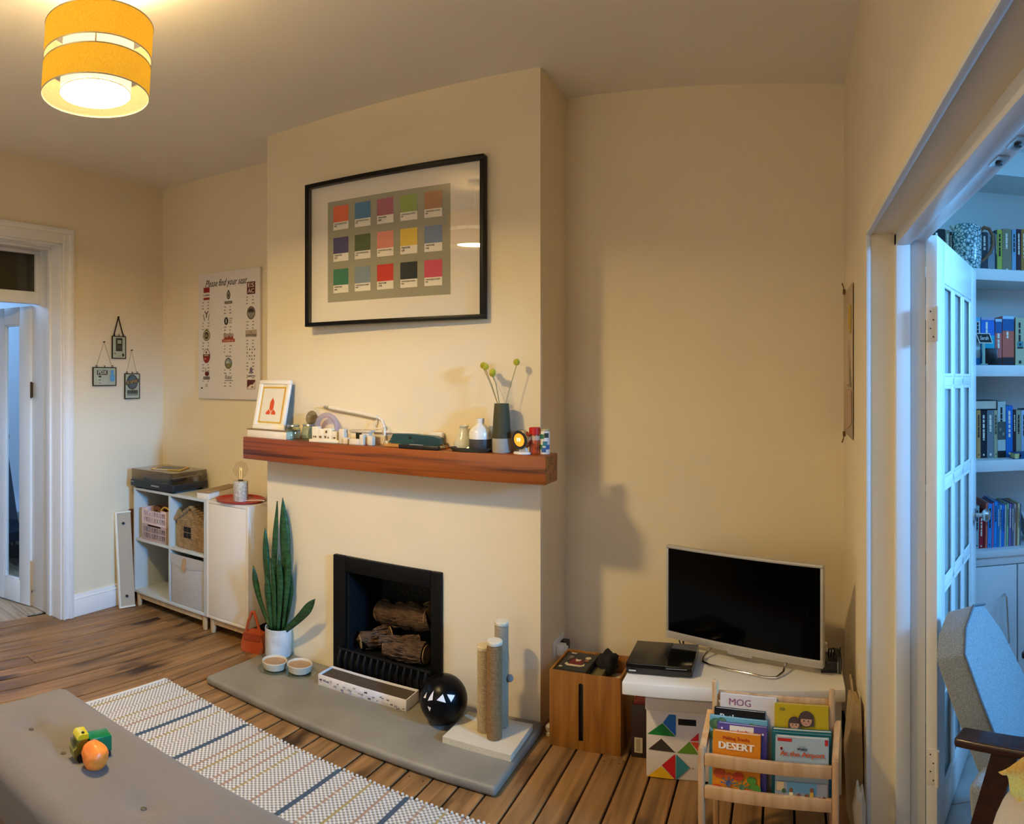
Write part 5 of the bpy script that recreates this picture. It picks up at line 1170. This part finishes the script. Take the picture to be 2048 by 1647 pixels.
def d_girls(b, w_, h):
    b.marks(-w_*.42, h-.018, w_*.70, .005, K('8a7a30'), 6)
    sk, hr = K('c79a7e'), K('4a3a3a')
    for cx, cz, r in ((.016, h-.042, .0225), (-.022, h-.056, .0185)):
        b.ell(cx, cz, r*1.12, r*1.15, hr, 24).rect(cx-r*1.12, cz-r*1.0, cx+r*1.12, cz, hr).ell(cx, cz-r*.22, r*.82, r*.78, sk, 22).flat([(cx-r*.85, cz+r*.02), (cx+r*.85, cz+r*.02), (cx+r*.75, cz+r*.55), (cx-r*.75, cz+r*.55)], hr)
        for s in (-1, 1): b.ell(cx+s*r*.32, cz-r*.22, r*.10, r*.13, K('2a1c1c'), 10).ell(cx+s*r*.5, cz-r*.48, r*.14, r*.10, K('c07a66'), 10)
        b.ell(cx, cz-r*.60, r*.24, r*.08, K('8a3a34'), 10, PI, 2*PI)
    b.flat([(-.05, h-.11), (.05, h-.11), (.045, h-.094), (.0, h-.084), (-.045, h-.098)], K('cfc7b0'))
def d_teal(b, w_, h): b.rect(-w_/2, h-.008, w_/2, h-.006, K('7fb0b0'))
def d_air(b, w_, h):
    b.rect(-w_*.48, h-.014, -w_*.2, h-.004, K('c02a22')).rect(w_*.44, h-.02, w_*.5, h-.002, K('b8241e')).ell(-w_*.40, h-.036, .007, .008, K('c4c9cc'), 14).ell(-w_*.40, h-.036, .0045, .0055, K('b02a20'), 12).ell(-w_*.40, h-.036, .0025, .0035, K('1a1818'), 10)
    b.text('LITTLE', .0, h-.029, .005, K('6d747a')).text('WORLD', .0, h-.037, .007, K('2c3036'), wid=.032, bold=.0006).text('At the Airport', .002, h-.056, .015, K('c8541e'), wid=w_*.86, bold=.0009)
    b.rect(-w_*.5, 0, w_*.5, .068, K('8d94a0')).rect(-w_*.28, .035, w_*.30, .068, K('5f8fb0')).rect(-w_*.48, .040, -w_*.34, .066, K('c9b48a')).ell(-w_*.34, .040, .007, .007, K('3a5f48'), 12)
    for x, c, hgt in ((-.20, 'e0d4b0', .05), (-.05, 'c8762c', .036), (.10, 'cdbf86', .036), (.20, 'c9a23a', .056), (.36, '4c5058', .03), (.44, 'c9cdd2', .034)): b.rect(w_*x-.006, .008, w_*x+.006, hgt-.012, K(c)).ell(w_*x, hgt-.006, .006, .007, K('7a4a30'), 10).rect(w_*x-.005, .0, w_*x-.001, .010, K('4a3426'))
    b.ell(-w_*.34, .014, .013, .010, K('3a5fae'), 12).ell(w_*.3, .010, .005, .006, K('2a2a2e'), 8)
XL, XR = -.103, .098
pbook('white picture book titled MOG, rearmost book of the beech rack', XL+.022, .078, .185, .290, .010, 'd9cfc8', d_mog)
pbook('black picture book in front of the white MOG book', XL-.004, .063, .165, .249, .012, '0a090c', d_black)
pbook('light blue picture book with painted trees', XL-.004, .050, .188, .228, .010, '6fb0c4', d_trees)
pbook('purple picture book with a cream title patch', XL+.012, .036, .160, .216, .011, '5a4a94', d_purple)
pbook('orange DESERT picture book in the front row of the rack', XL-.002, .0195, .152, .197, .013, 'e08a1c', d_desert)
pbook('yellow picture book showing two dark-haired girls', XR+.000, .074, .172, .278, .010, 'c2a81c', d_girls)
pbook('teal hardback just behind the airport book', XR+.004, .050, .188, .208, .016, '1f6a76', d_teal)
pbook('pale blue airport-titled book in the front row of the rack', XR+.010, .0195, .165, .202, .013, 'a9bcc8', d_air)

# ------------------------------------------------------------------ poster and clips on the right wall
t = thing('wall_poster', 'curling cream paper poster with a yellow patch beside the wide doorway', 'poster', (RX-.0004, 2.717, 1.302), rz=PI/2)
m_pp = M('poster_paper', (.62, .50, .34), .7)
n = 14; vs = []; fs = []
for i in range(n+1):
    q = i/n; bow = .003*(1-q)**2+.0015
    vs += [(q*.455, .0+bow, 0), (q*.455, .0+bow, .632)]
fs = [(2*i, 2*i+2, 2*i+3, 2*i+1) for i in range(n)]
o = MB().add(vs, fs, m_pp).build('paper', t, smooth=60)
md = o.modifiers.new('thickness', 'SOLIDIFY'); md.thickness = .0006
b = MB(); b.m = Matrix.Translation((.012, .0060, 0)) @ Matrix.Rotation(PI, 4, 'Z') @ Matrix.Scale(-1, 4, (1, 0, 0))
b.flat([(.05, .43), (.10, .43), (.17, .47), (.17, .54), (.10, .56), (.05, .54)], K('c9a92c')).flat([(.03, .06), (.30, .02), (.30, .20), (.03, .20)], K('b79a80')).flat([(.04, .21), (.07, .21), (.16, .40), (.15, .41)], K('a88c70')).flat([(.10, .21), (.13, .21), (.20, .38), (.19, .39)], K('a88c70')).flat([(.04, .215), (.22, .215), (.22, .222), (.04, .222)], K('a88c70'))
b.build('poster_print', t, smooth=0)
m_clip = M('brass_clip', (.20, .12, .04), .35, .8)
def clip(label, y, z, s):
    t = thing('bulldog_clip', label, 'clip', (RX-.001, y, z), rz=PI/2, group='bulldog clips on the poster')
    MB().prism([(-.014, 0), (.014, 0), (.006, s*.022), (-.006, s*.022)], .0005, .012, m_clip).build('jaw', t)
    for k in (-1, 1): MB().tube([(k*.005, .006, s*.020), (k*.012, .012, s*.042), (k*.017, .016, s*.050)], .0018, m_clip, 6).build('lever', t)
clip('brass bulldog clip gripping the top of the wall poster', 3.10, 1.930, 1)
clip('brass bulldog clip hanging from the bottom of the wall poster', 3.10, 1.308, -1)

# ------------------------------------------------------------------ neighbouring room: shelves, books, cupboard, armchair
m_sh = M('shelf_white_paint', (.74, .77, .79), .4)
SX0, SX1, SY = .47, 2.3, 3.0
for lab, z in (('highest thick white floating shelf, holding the patterned jug', 2.0505), ('middle thick white floating shelf, with the name sign', 1.6095), ('lowest thick white floating shelf, above the cupboard top', 1.1725)):
    t = thing('floating_shelf', lab, 'shelf', (SX0, SY, z-.052), group=None)
    MB().box(0, SX1-SX0, 0, .309, 0, .052, m_sh, .002).build('board', t)
cu = thing('base_cupboard', 'white built-in cupboard with flat doors beneath the shelves', 'cupboard', (SX0, 2.985, 0))
MB().box(0, SX1-SX0, -.012, .322, .735, .765, m_sh, .002).build('worktop', cu)
MB().box(0, SX1-SX0, .022, .322, .0, .734, m_sh).build('carcass', cu)
for x0, x1 in ((.01, .575), (.582, 1.15), (1.157, 1.82)):
    d = MB().box(x0, x1, 0, .020, .085, .690, m_sh, .0015).build('door', cu)
    if x0 < .1:
        MB().tube([(.515, 0, .56), (.515, -.030, .555), (.518, -.038, .45), (.528, -.030, .345), (.530, 0, .338)], .0045, m_steel, 8).build('handle', d)
MB().box(0, SX1-SX0, .002, .02, .695, .734, m_sh, .001).build('top_rail', cu)
m_pg = M('page_edges', (.66, .62, .50), .85)
def spine_marks(b, w_, h, c, k):
    """lettering down the spine, small publisher mark"""
    lt = K('f0ead8') if sum(hx(c)) < .9 else K('1c1c20')
    if w_ > .008: b.marks(w_*.34, h*.90, h*(.35+.06*(k % 4)), min(.010, w_*.34), lt, k, True)
    if w_ > .012: b.ell(w_*.5, h*.07, w_*.16, w_*.2, lt, 8)
cname = {'8f9c8c': 'sage', '120f1a': 'black', '8c9688': 'grey-green', '14110f': 'near-black', '3a4350': 'slate', '8a9aa6': 'pale slate', '12202e': 'thin navy', 'b6c04a': 'lime yellow', '8d8468': 'stone', '7fb2d8': 'sky blue', '3a1528': 'maroon', 'b07a28': 'ochre', '4a6a5a': 'dull green', '33483f': 'dark green', 'c9d2d8': 'white and blue', '1f6fd0': 'bright blue', 'd06a60': 'short coral and navy', 'd0644c': 'tall coral and blue', 'b8bd9a': 'cream', '5a5f6a': 'grey', 'c03a4a': 'crimson', 'c6c43a': 'yellow', 'd89a5c': 'peach', '131a2c': 'navy', '76828a': 'plain grey', 'aeb08c': 'narrow cream', 'b9cbc8': 'pale photo-banded', '1672c8': 'deep blue', '3a1a26': 'thin maroon', 'a3a890': 'khaki', '9cc0dc': 'pale blue', '34383c': 'charcoal', 'd7d6cc': 'white', '1c3f86': 'royal blue', '9fb0b4': 'silver-grey', 'b01c2c': 'short red', '7a1016': 'dark red', 'd86a58': 'salmon', '2c8be0': 'azure', 'b86a96': 'thin pink', '1690e4': 'tall cyan-blue', '1a7cc0': 'teal-blue', 'a8d8e4': 'ice blue', '1c7ee0': 'cobalt', 'b4b8bc': 'light grey', '8cc49a': 'mint green', '7c6cae': 'purple', '5a6480': 'blue-grey', 'b0a8a8': 'pinkish grey', '8a6a48': 'thin brown', 'd8cfa6': 'pale yellow', '5a6c80': 'thin steel-blue'}
def book_row(base, y, depth, where, group, items, lean=0.):
    for k, (x0, x1, h, c) in enumerate(items):
        w_ = x1-x0-.0006
        t = thing('book', cname[c]+' book '+where, 'book', (x0, y, base+.0005), group=group, ry=lean)
        cm = K(c, .45)
        MB().box(.0012, max(w_-.0012, .0024), .003, depth, .003, h-.003, m_pg).build('pages', t, smooth=0)
        b = MB().box(0, w_, 0, .0025, 0, h, cm).box(0, .0012, .002, depth+.003, 0, h, cm).box(w_-.0012, w_, .002, depth+.003, 0, h, cm); b.build('cover', t, smooth=0)
        b = MB(); spine_marks(b, w_, h, c, k)
        if c == 'd06a60' or c == 'd0644c': b.rect(0, h*.70, w_, h*.94, K('145a9a')).rect(0, h*.94, w_, h, K('a8d4ea')).rect(0, 0, w_, h*.16, K('0d0f1c'))
        if c == '1f6fd0': b.rect(0, h*.25, w_, h*.62, K('18b0cc')).rect(0, h*.94, w_, h, K('9aa4c4'))
        if c == 'c9d2d8': b.rect(0, 0, w_, h*.15, K('1f8ee0')).rect(0, h*.93, w_, h, K('4fb0d8'))
        if c == 'b8bd9a': b.rect(w_*.2, h*.38, w_*.85, h*.50, K('4a9098')).ell(w_*.5, h*.44, w_*.14, h*.03, K('142a30'), 10).rect(w_*.2, h*.355, w_*.85, h*.385, K('101c24'))
        if c == 'b9cbc8': b.rect(0, h*.32, w_, h*.64, K('4a5450')).rect(0, 0, w_, h*.12, K('0a0a0e')).ell(w_*.3, h*.5, w_*.12, h*.03, K('8a948e'), 8).ell(w_*.7, h*.42, w_*.14, h*.03, K('8a948e'), 8)
        if c == 'a8d8e4': b.rect(w_*.55, 0, w_, h, K('1c7ee0'))
        if b.v: b.build('spine_print', t, (0, -.0002, 0), smooth=0)
book_row(2.0505, 3.06, .13, 'standing on the highest shelf', 'books on the highest shelf', [(0.627, 0.65, 0.17, '8f9c8c'), (0.655, 0.723, 0.182, '120f1a'), (0.725, 0.745, 0.179, '8c9688'), (0.745, 0.757, 0.172, '14110f')])
book_row(2.0505, 3.112, .13, 'standing on the highest shelf', 'books on the highest shelf', [(0.912, 0.942, 0.191, '3a4350'), (0.944, 0.979, 0.188, '8a9aa6'), (0.980, 0.989, 0.204, '12202e'), (0.990, 1.016, 0.207, 'b6c04a'), (1.017, 1.063, 0.213, '8d8468'), (1.065, 1.086, 0.212, '7fb2d8'), (1.088, 1.111, 0.216, '3a1528'), (1.112, 1.142, 0.217, 'b07a28'), (1.144, 1.172, 0.212, '4a6a5a')])
book_row(1.6095, 3.06, .14, 'standing on the middle shelf', 'books on the middle shelf', [(0.615, 0.636, 0.205, '33483f'), (0.866, 0.892, 0.221, 'c9d2d8'), (0.895, 0.961, 0.224, '1f6fd0'), (0.964, 0.997, 0.217, 'd06a60'), (1.0, 1.057, 0.232, 'd0644c'), (1.065, 1.11, 0.226, 'b8bd9a'), (1.112, 1.143, 0.225, '5a5f6a')])
book_row(1.1725, 3.10, .14, 'standing on the lowest shelf', 'books on the lowest shelf', [(0.615, 0.640, 0.261, 'c03a4a'), (0.865, 0.884, 0.228, 'c6c43a'), (0.886, 0.905, 0.226, 'd89a5c'), (0.906, 0.933, 0.225, '131a2c'), (0.936, 0.971, 0.225, '76828a'), (0.972, 0.988, 0.236-.011, 'aeb08c'), (0.989, 1.029, 0.265, 'b9cbc8'), (1.031, 1.065, 0.245, '1672c8'), (1.066, 1.081, 0.223, '3a1a26'), (1.082, 1.107, 0.223, 'a3a890'), (1.108, 1.137, 0.222, '9cc0dc'), (1.14, 1.163, 0.227, '34383c')])
book_row(.7655, 3.03, .17, 'standing on the cupboard top', 'thin books on the cupboard top', [(0.603, 0.630, 0.305, 'd7d6cc'), (0.845, 0.855, 0.197, '1c3f86'), (0.856, 0.875, 0.196, '9fb0b4'), (0.876, 0.896, 0.153, 'b01c2c'), (0.897, 0.905, 0.171, '7a1016'), (0.906, 0.916, 0.207, 'd86a58'), (0.917, 0.937, 0.202, '2c8be0'), (0.938, 0.946, 0.206, 'b86a96'), (0.947, 0.962, 0.212, '1690e4'), (0.963, 0.974, 0.195, '1a7cc0'), (0.975, 0.986, 0.192, 'a8d8e4'), (0.988, 0.997, 0.193, '1c7ee0'), (0.999, 1.007, 0.193, 'b4b8bc'), (1.009, 1.018, 0.197, '8cc49a'), (1.02, 1.032, 0.196, '7c6cae'), (1.033, 1.043, 0.193, '5a6480'), (1.044, 1.054, 0.195, 'b0a8a8'), (1.055, 1.062, 0.194, '8a6a48'), (1.063, 1.073, 0.196, 'd8cfa6'), (1.074, 1.08, 0.193, '5a6c80')], lean=.02)
# books lying flat
t = thing('book', 'dark grey hardback lying flat across the lowest shelf books', 'book', (.868, 3.105, 1.1725+.2290))
MB().box(.002, .118, .002, .135, .003, .040, m_pg).build('pages', t); MB().box(0, .120, 0, .137, 0, .003, K('30343a', .5)).box(0, .12, 0, .137, .040, .043, K('30343a', .5)).box(.117, .12, 0, .137, 0, .043, K('0f1216', .5)).build('cover', t)
t = thing('book', 'blue book lying in front with its yellow page edges showing', 'book', (1.042, 3.012, 1.1730))
MB().box(.004, .17, .002, .068, .002, .026, M('yellow_page_edges', (.55, .58, .25), .8)).build('pages', t); MB().box(.0, .175, 0, .07, 0, .002, K('0e4a80', .5)).box(.0, .175, 0, .07, .026, .028, K('0e4a80', .5)).prism([(.030, .0), (.030, .028), (.022, .028), (.034, .014), (.022, 0)], -.001, .0005, K('0e4a80', .5)).box(.03, .175, -.001, 0, 0, .028, K('0e4a80', .5)).build('cover', t)
t = thing('book', 'white picture book leaning at an angle on the cupboard top', 'book', (1.158, 3.06, .766), ry=-.42)
MB().box(0, .010, 0, .15, 0, .17, K('c6d2da', .5), .001).build('cover', t)
# little chalkboard sign, black box
t = thing('name_sign', 'tiny slanted chalkboard sign reading Sarah on a peg', 'sign', (.896, 3.022, 1.612))
b = MB(); b.prism([(-.020, .098), (.045, .098), (.030, .145), (-.038, .145)], 0, .004, K('e8e2d4', .5)); b.build('border', t)
MB().flat([(-.016, .102), (.040, .102), (.027, .141), (-.033, .141)], K('10191a', .6)).build('board', t, (0, -.0004, 0), smooth=0)
MB().text('Sarah', .003, .114, .018, K('e6ecea'), bold=.0004, wid=.040).build('lettering', t, (0, -.0010, 0), smooth=0)
MB().box(-.006, .008, .001, .006, .0, .10, K('8fb0a4'), .001).box(-.016, .018, -.008, .016, -.0005, .004, K('8fb0a4'), .001).build('peg', t)
t = thing('black_box', 'small dark box standing in front of the bright blue book', 'box', (.906, 3.024, 1.610))
MB().box(.0, .058, 0, .030, 0, .078, K('070b10', .3), .002).build('box', t)
# patterned jug with cane handle
t = thing('patterned_jug', 'tall white jug with teal leaf-star pattern and a cane handle', 'jug', (.830, 3.072, 2.0510))
def jugmat():
    m, tr_, b_ = _new('star_leaf_glaze'); N = tr_.nodes; L = tr_.links
    tc = N.new('ShaderNodeTexCoord'); vo = N.new('ShaderNodeTexVoronoi'); vo.feature = 'DISTANCE_TO_EDGE'; vo.inputs['Scale'].default_value = 62; L.new(tc.outputs['Object'], vo.inputs['Vector'])
    v2 = N.new('ShaderNodeTexVoronoi'); v2.inputs['Scale'].default_value = 30; L.new(tc.outputs['Object'], v2.inputs['Vector'])
    r = N.new('ShaderNodeValToRGB'); r.color_ramp.elements[0].position = .05; r.color_ramp.elements[1].position = .14
    r.color_ramp.elements[0].color = (.015, .10, .13, 1); r.color_ramp.elements[1].color = (.55, .66, .66, 1); L.new(vo.outputs['Distance'], r.inputs[0])
    r2 = N.new('ShaderNodeValToRGB'); r2.color_ramp.elements[0].position = .10; r2.color_ramp.elements[1].position = .22; r2.color_ramp.elements[0].color = (.02, .12, .15, 1); r2.color_ramp.elements[1].color = (1, 1, 1, 1); L.new(v2.outputs['Distance'], r2.inputs[0])
    mx = N.new('ShaderNodeMix'); mx.data_type = 'RGBA'; mx.blend_type = 'MULTIPLY'; mx.inputs[0].default_value = 1; L.new(r.outputs[0], mx.inputs[6]); L.new(r2.outputs[0], mx.inputs[7])
    L.new(mx.outputs[2], b_.inputs['Base Color']); b_.inputs['Roughness'].default_value = .25; return m
MB().lathe([(0, 0), (.060, 0), (.064, .006), (.068, .06), (.069, .15), (.066, .20), (.063, .204), (.061, .20), (.063, .14), (.06, .01), (0, .008)], jugmat(), n=40).build('body', t)
MB().prism([(-.050, .196), (-.082, .202), (-.052, .165)], -.018, .018, M('white_glaze', 0)).build('spout', t)
MB().tube([(.066, 0, .188), (.082, -.004, .202), (.106, -.006, .196), (.124, -.006, .165), (.126, -.006, .125), (.110, -.004, .085), (.088, -.002, .06), (.068, 0, .042)], .0085, M('cane', (.20, .085, .035), .5, bump=(80, .3)), 10).build('handle', t)
# armchair
ac = thing('armchair', 'grey tweed mid-century armchair with dark wood arms by the glazed door', 'armchair', (.496, 1.82, 0), rz=math.atan2(.8, .6))
m_tw = M('grey_tweed', (.28, .33, .36), .95, var=(260, .35), bump=(380, .6), sheen=.25)
m_dw = wood('dark_teak', '1a0906', '38170c', (4, 40, 40), .4, coat=.2)
def soft(pts, off, mat_, r):      # bevelled slab: polygon of 3-D points pushed along a vector
    b = bmesh.new(); A = [b.verts.new(p) for p in pts]; B = [b.verts.new(Vector(p)+Vector(off)) for p in pts]; n = len(pts)
    b.faces.new(A); b.faces.new(B[::-1])
    for i in range(n): b.faces.new((A[i], B[i], B[(i+1) % n], A[(i+1) % n]))
    bmesh.ops.recalc_face_normals(b, faces=b.faces[:])
    bmesh.ops.bevel(b, geom=b.edges[:], offset=r, segments=3, affect='EDGES', profile=.6); q = MB(); q.bm(b, mat_); return q
# the chair faces local -y; its near arm stands at x = 0
tau = math.radians(20); fp_ = lambda x, z: (x, (z-.56)*math.tan(tau), z)
poly = [(.17, .36), (.135, .60), (.125, .735), (.185, .79), (.285, .825), (.365, .805), (.44, .70), (.495, .545), (.49, .36)]
soft([fp_(x, z) for x, z in poly], (0, .098*math.cos(tau), -.098*math.sin(tau)), m_tw, .010).build('back_cushion', ac, smooth=60)
b = MB(); b.tube([Vector(fp_(x, z))+Vector((0, -.002, 0)) for x, z in poly[:6]], .004, M('tweed_piping', (.10, .12, .14), .9), 6); b.build('piping', ac)
soft([(.06, -.60, .33), (.56, -.60, .33), (.56, .02, .27), (.06, .02, .27)], (0, .01, .12), m_tw, .03).build('seat_cushion', ac, smooth=60)
for x in (0, .62):
    b = soft([(x-.035, .03, .545), (x+.035, .03, .545), (x+.040, -.30, .548), (x+.035, -.62, .560), (x-.035, -.62, .560), (x-.040, -.30, .548)], (0, 0, .026), m_dw, .010); b.build('armrest', ac, smooth=50)
    MB().prism([(-.075, .546), (-.150, .546), (.045, 0), (.085, 0)], x-.020, x+.020, m_dw, 'x').build('leg', ac)
    MB().prism([(-.50, .555), (-.57, .555), (-.615, 0), (-.575, 0)], x-.020, x+.020, m_dw, 'x').build('leg', ac)
    MB().prism([(-.56, .300), (-.56, .250), (.0, .215), (.0, .262)], x-.015, x+.015, m_dw, 'x').build('side_rail', ac)
for y, z in ((-.545, .27), (-.03, .235)): MB().box(.015, .605, y-.014, y+.014, z-.026, z+.026, m_dw, .003).build('cross_rail', ac)
# soft pouf with a mustard throw in the near right corner
pf = thing('fleece_stool', 'white fleece-covered stool in front of the tweed armchair', 'stool', (.625, 1.415, 0))
bb_ = bmesh.new(); bmesh.ops.create_uvsphere(bb_, u_segments=40, v_segments=24, radius=1)
RP, HP = .195, .325
for v in bb_.verts:
    x, y, z = v.co; a_ = math.atan2(y, x); k = 1+.02*math.sin(7*a_)+.015*math.sin(5*a_+2*z); f = (1-abs(z)**3)**.33/max(math.hypot(x, y), 1e-4) if abs(z) < .999 else 0
    v.co = (x*RP*k*f, y*RP*k*f, HP+z*HP*(1)+.006*math.sin(9*x)*math.sin(8*y))
b = MB(); b.bm(bb_, M('white_fleece', (.60, .57, .54), .95, bump=(140, .7), sheen=.4)); b.build('fleece_cover', pf, smooth=80)
t = thing('mustard_cloth', 'mustard yellow muslin lying on the white fleece stool', 'cloth', (.572, 1.452, HP*2-.014))
vs = []; fs = []; n = 18
for i in range(n+1):
    for j in range(n+1):
        x = -.085+.17*i/n; y = -.08+.17*j/n; vs.append((x+.008*math.sin(30*y), y+.010*math.sin(26*x), .016+.009*math.sin(40*x+20*y)+.006*math.sin(60*y)-.9*(x*x+y*y)))
for i in range(n):
    for j in range(n): a = i*(n+1)+j; fs.append((a, a+n+1, a+n+2, a+1))
MB().add(vs, fs, M('mustard_muslin', (.62, .27, .02), .9, bump=(120, .6))).build('cloth', t, smooth=80)

# ------------------------------------------------------------------ hall seen through the left door
cr = thing('wooden_cot', 'brown slatted wooden cot in the bright hall beyond the door', 'cot', (-5.95, 2.62, 0), rz=-.45)
m_cot = wood('cot_wood', '6a3f28', '94603c', (30, 30, 4), .5)
MB().box(-.7, .7, -.02, .02, .80, .86, m_cot, .004).build('top_rail', cr); MB().box(-.7, .7, -.02, .02, .20, .26, m_cot, .004).build('lower_rail', cr)
for k in range(14): MB().box(-.65+k*.1-.012, -.65+k*.1+.012, -.008, .008, .26, .80, m_cot, .002).build('slat', cr)
for s in (-1, 1): MB().box(s*.7-.025, s*.7+.025, -.025, .025, 0, .92, m_cot, .004).build('post', cr)
MB().box(-.68, .68, .03, .6, .26, .42, M('cot_mattress', (.55, .55, .58), .9), .03).build('mattress', cr)
pc = thing('pushchair', 'folded dark navy pushchair standing behind the glazed door', 'pushchair', (-5.12, 2.30, 0), rz=.35)
m_nv = M('navy_canvas', (.010, .022, .05), .8, bump=(90, .3))
MB().prism([(-.10, 1.00), (-.075, 1.00), (.06, .36), (.12, .30), (.12, .22), (-.08, .24), (-.10, .30)], -.16, .16, m_nv).build('folded_seat', pc)
for s in (-1, 1):
    MB().tube([(-.085, s*.17, 1.06), (-.07, s*.17, .6), (.02, s*.17, .10)], .012, m_black, 8).build('frame_tube', pc)
    for xw in (.02, -.10): MB().cyl((xw, s*.15, .08), (xw, s*.19, .08), .08, m_black, 18).build('wheel', pc)
MB().cyl((-.085, -.17, 1.06), (-.085, .17, 1.06), .032, M('grey_foam', (.05, .05, .055), .7), 16).build('handle', pc)

# ------------------------------------------------------------------ a thing of one piece is one mesh: fold it into its empty
bpy.context.view_layer.update()
for o in [x for x in COL.objects if x.type == 'EMPTY' and x.parent is None and len(x.children) == 1 and not x.get('kind')]:
    c = o.children[0]
    if c.children: continue
    mw = c.matrix_world.copy(); nm = o.name.split('.')[0]; c.parent = None; c.matrix_world = mw
    for k in ('label', 'category', 'group'):
        if o.get(k): c[k] = o[k]
    bpy.data.objects.remove(o); c.name = nm
